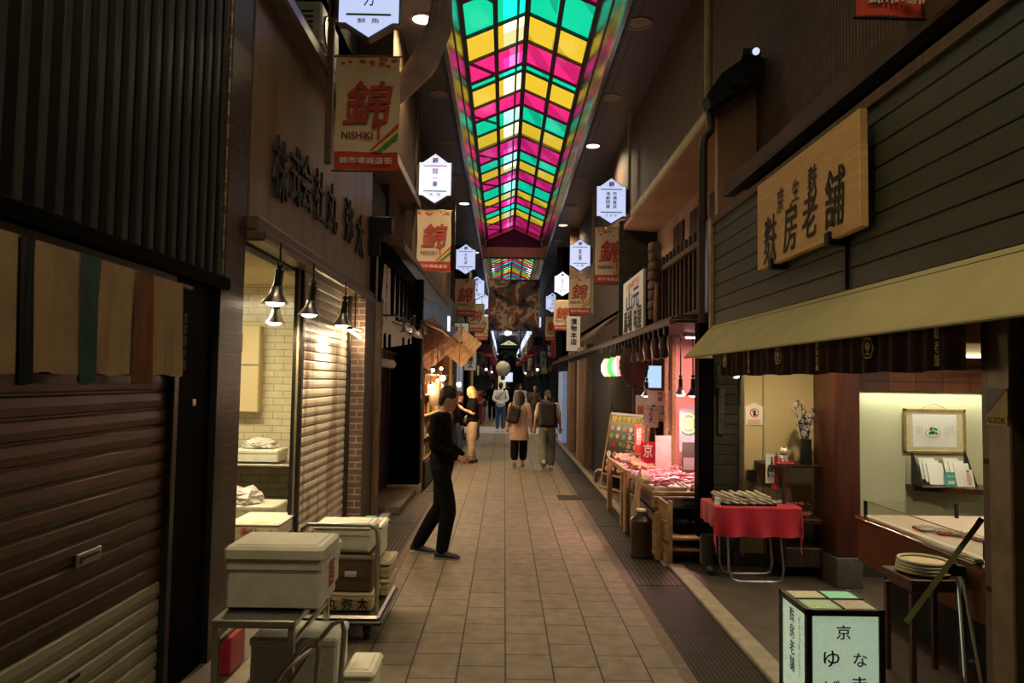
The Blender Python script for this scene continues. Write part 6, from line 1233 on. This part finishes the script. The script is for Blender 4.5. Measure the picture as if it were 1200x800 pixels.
    root.location = loc; root.rotation_euler.z = yaw; root.scale = (H/1.75,)*3
    return root
R2 = PI/180
# man in black, in profile, walking to the right, looking down at his hands
person('man in a black sweater and black trousers standing side-on, looking down at his hands', (-.63,7.62,0), -PI/2-.12, 1.74,
    dict(hipR=(.09,.0,.92), kneeR=(.1,.1,.5), ankR=(.1,.04,.09), toeR=(.05,1), hipL=(-.09,0,.92), kneeL=(-.1,-.03,.5), ankL=(-.1,-.26,.09), toeL=(-.05,1,.1),
         waist=(0,.0,1.1), chest=(0,-.025,1.3), neck=(0,.0,1.47), head=(0,.065,1.62), look=(-.1,1,-.28),
         shR=(.18,-.03,1.41), elR=(.24,-.03,1.14), wrR=(.14,.17,1.03), haR=(-.3,.85,-.35), shL=(-.18,-.02,1.41), elL=(-.23,.0,1.13), wrL=(-.1,.2,1.02), haL=(.3,.85,-.35)), vox=.0085, leglen=.02, shoe='shoe_black')
# blonde woman in profile facing left
person('blonde woman in a black T-shirt and cream trousers turned to the left stall', (-.68,16.1,0), PI/2+.25, 1.68,
    dict(elR=(.22,.03,1.13), wrR=(.1,.24,1.23), haR=(-.4,.6,.6), elL=(-.22,.02,1.13), wrL=(-.08,.24,1.22), haL=(.4,.6,.6), ankR=(.1,-.08,.09), ankL=(-.1,.06,.09), look=(0,1,-.3), head=(0,.05,1.61)), bottom='cloth_cream', hair='hair_blonde', hairlen='bob', sleeve='short', vox=.013, bulk=1.12, leglen=.14)
one('red_handbag', M().box(-.5,-.42,16.15,16.4,.88,1.2,'leather_red',.03).tube([(-.46,16.2,1.2),(-.5,16.25,1.42),(-.46,16.36,1.2)], .01, 'leather_red'), 'red bag hanging at the back of the blonde woman', 'bag')
person('person in dark clothes half hidden in front of the blonde woman', (-1.02,16.7,0), -PI/2+.2, 1.55, dict(look=(0,1,-.2)), bottom='denim', hairlen='short', hair='hair_dark', vox=.016)
# man in white shirt
person('man in a white shirt and jeans with a crossbody strap, hands behind his back', (-.12,26.3,0), .0, 1.75,
    dict(elR=(.25,-.1,1.15), wrR=(.06,-.14,.98), haR=(-1,-.1,-.3), elL=(-.25,-.1,1.15), wrL=(-.06,-.14,1.0), haL=(1,-.1,-.3)), top='cloth_white', bottom='denim', shoe='shoe_white', vox=.016)
one('crossbody_strap', M().bar((-.27,26.15,1.12),(.03,26.2,1.47),.03,.012,'black'), 'thin black strap across the back of the man in the white shirt', 'strap')
# woman in beige with black backpack
person('woman in a long beige top and wide black cropped trousers seen from behind', (.33,15.5,0), -.03, 1.6,
    dict(ankR=(.09,.12,.09), ankL=(-.1,-.14,.12), kneeR=(.1,.12,.5), kneeL=(-.1,0,.49), elR=(.25,-.02,1.14), wrR=(.28,.06,.92), elL=(-.25,-.03,1.14), wrL=(-.27,.05,.92)), top='cloth_pinkbeige', bottom='cloth_black', hairlen='long', toplen=.62, legs='wide', leglen=.32, vox=.012, shoe='sandal')
def backpack(x, y, z, w_, h, d, lab, rz=0, strap=True):
    t = thing('backpack', lab, 'backpack', (x,y,z))
    obj('bag_body', M().box(x-w_/2,x+w_/2,y-d,y,z-h/2,z+h/2,'black_cloth',.05).box(x-w_*.4,x+w_*.4,y-d-.03,y-d+.02,z-h*.42,z+h*.02,'black_cloth',.03), t)
    s_ = M()
    for s in (-1, 1): s_.tube([(x+s*w_*.32,y-.03,z+h/2-.02),(x+s*w_*.36,y+.04,z+h/2+.06),(x+s*w_*.38,y+.14,z+h/2+.04)], .014, 'black_cloth', 6)
    obj('straps', s_.tube([(x-.04,y-.03,z+h/2-.01),(x,y-.03,z+h/2+.04),(x+.04,y-.03,z+h/2-.01)], .008, 'black_cloth', 6), t); t.rotation_euler.y = rz; return t
backpack(.2,15.36,1.1,.27,.36,.13,'small black backpack slung low on the woman in beige', .25)
# walker with large backpack
person('walker in a pale T-shirt and grey-green trousers seen from behind', (.9,15.1,0), .02, 1.62,
    dict(ankR=(.1,.2,.09), kneeR=(.1,.18,.5), ankL=(-.09,-.22,.14), kneeL=(-.1,-.02,.5), toeL=(0,1,.6), elR=(.26,-.02,1.14), wrR=(.29,.1,.93), elL=(-.26,-.03,1.14), wrL=(-.28,.06,.92), look=(-.4,1,-.1)), top='cloth_cream', bottom='cloth_green', hairlen='ponytail', sleeve='short', shoe='shoe_white', legs='wide', vox=.012, leglen=.12)
backpack(.88,14.98,1.13,.36,.52,.16,'large black backpack on the walker in grey-green trousers')
# others farther away
person('distant person in brown with a pale backpack on the right', (1.3,31,0), .1, 1.6, None, top='cloth_brown', bottom='cloth_brown', hair='hair_blonde', vox=.02)
person('distant person in white and light blue behind the woman in beige', (.65,29.5,0), PI, 1.7, None, top='cloth_white', bottom='denim', vox=.02)
person('distant person in black beyond the man in the white shirt', (.2,33,0), .3, 1.75, None, vox=.02)
person('distant person in black at the left of the man in the white shirt', (-.55,34,0), PI, 1.7, None, vox=.02)
person('distant person with dark hair farther along the middle of the arcade', (.7,40,0), PI, 1.7, None, top='cloth_brown', vox=.024)

sc.view_settings.view_transform = 'Standard'; sc.view_settings.look = 'None'; sc.view_settings.exposure = 0; sc.view_settings.gamma = 1; sc.view_settings.use_curve_mapping = False
sc.cycles.use_denoising = True; sc.cycles.sample_clamp_indirect = 4; sc.cycles.max_bounces = 8; sc.cycles.transparent_max_bounces = 12; sc.cycles.caustics_reflective = False; sc.cycles.caustics_refractive = False
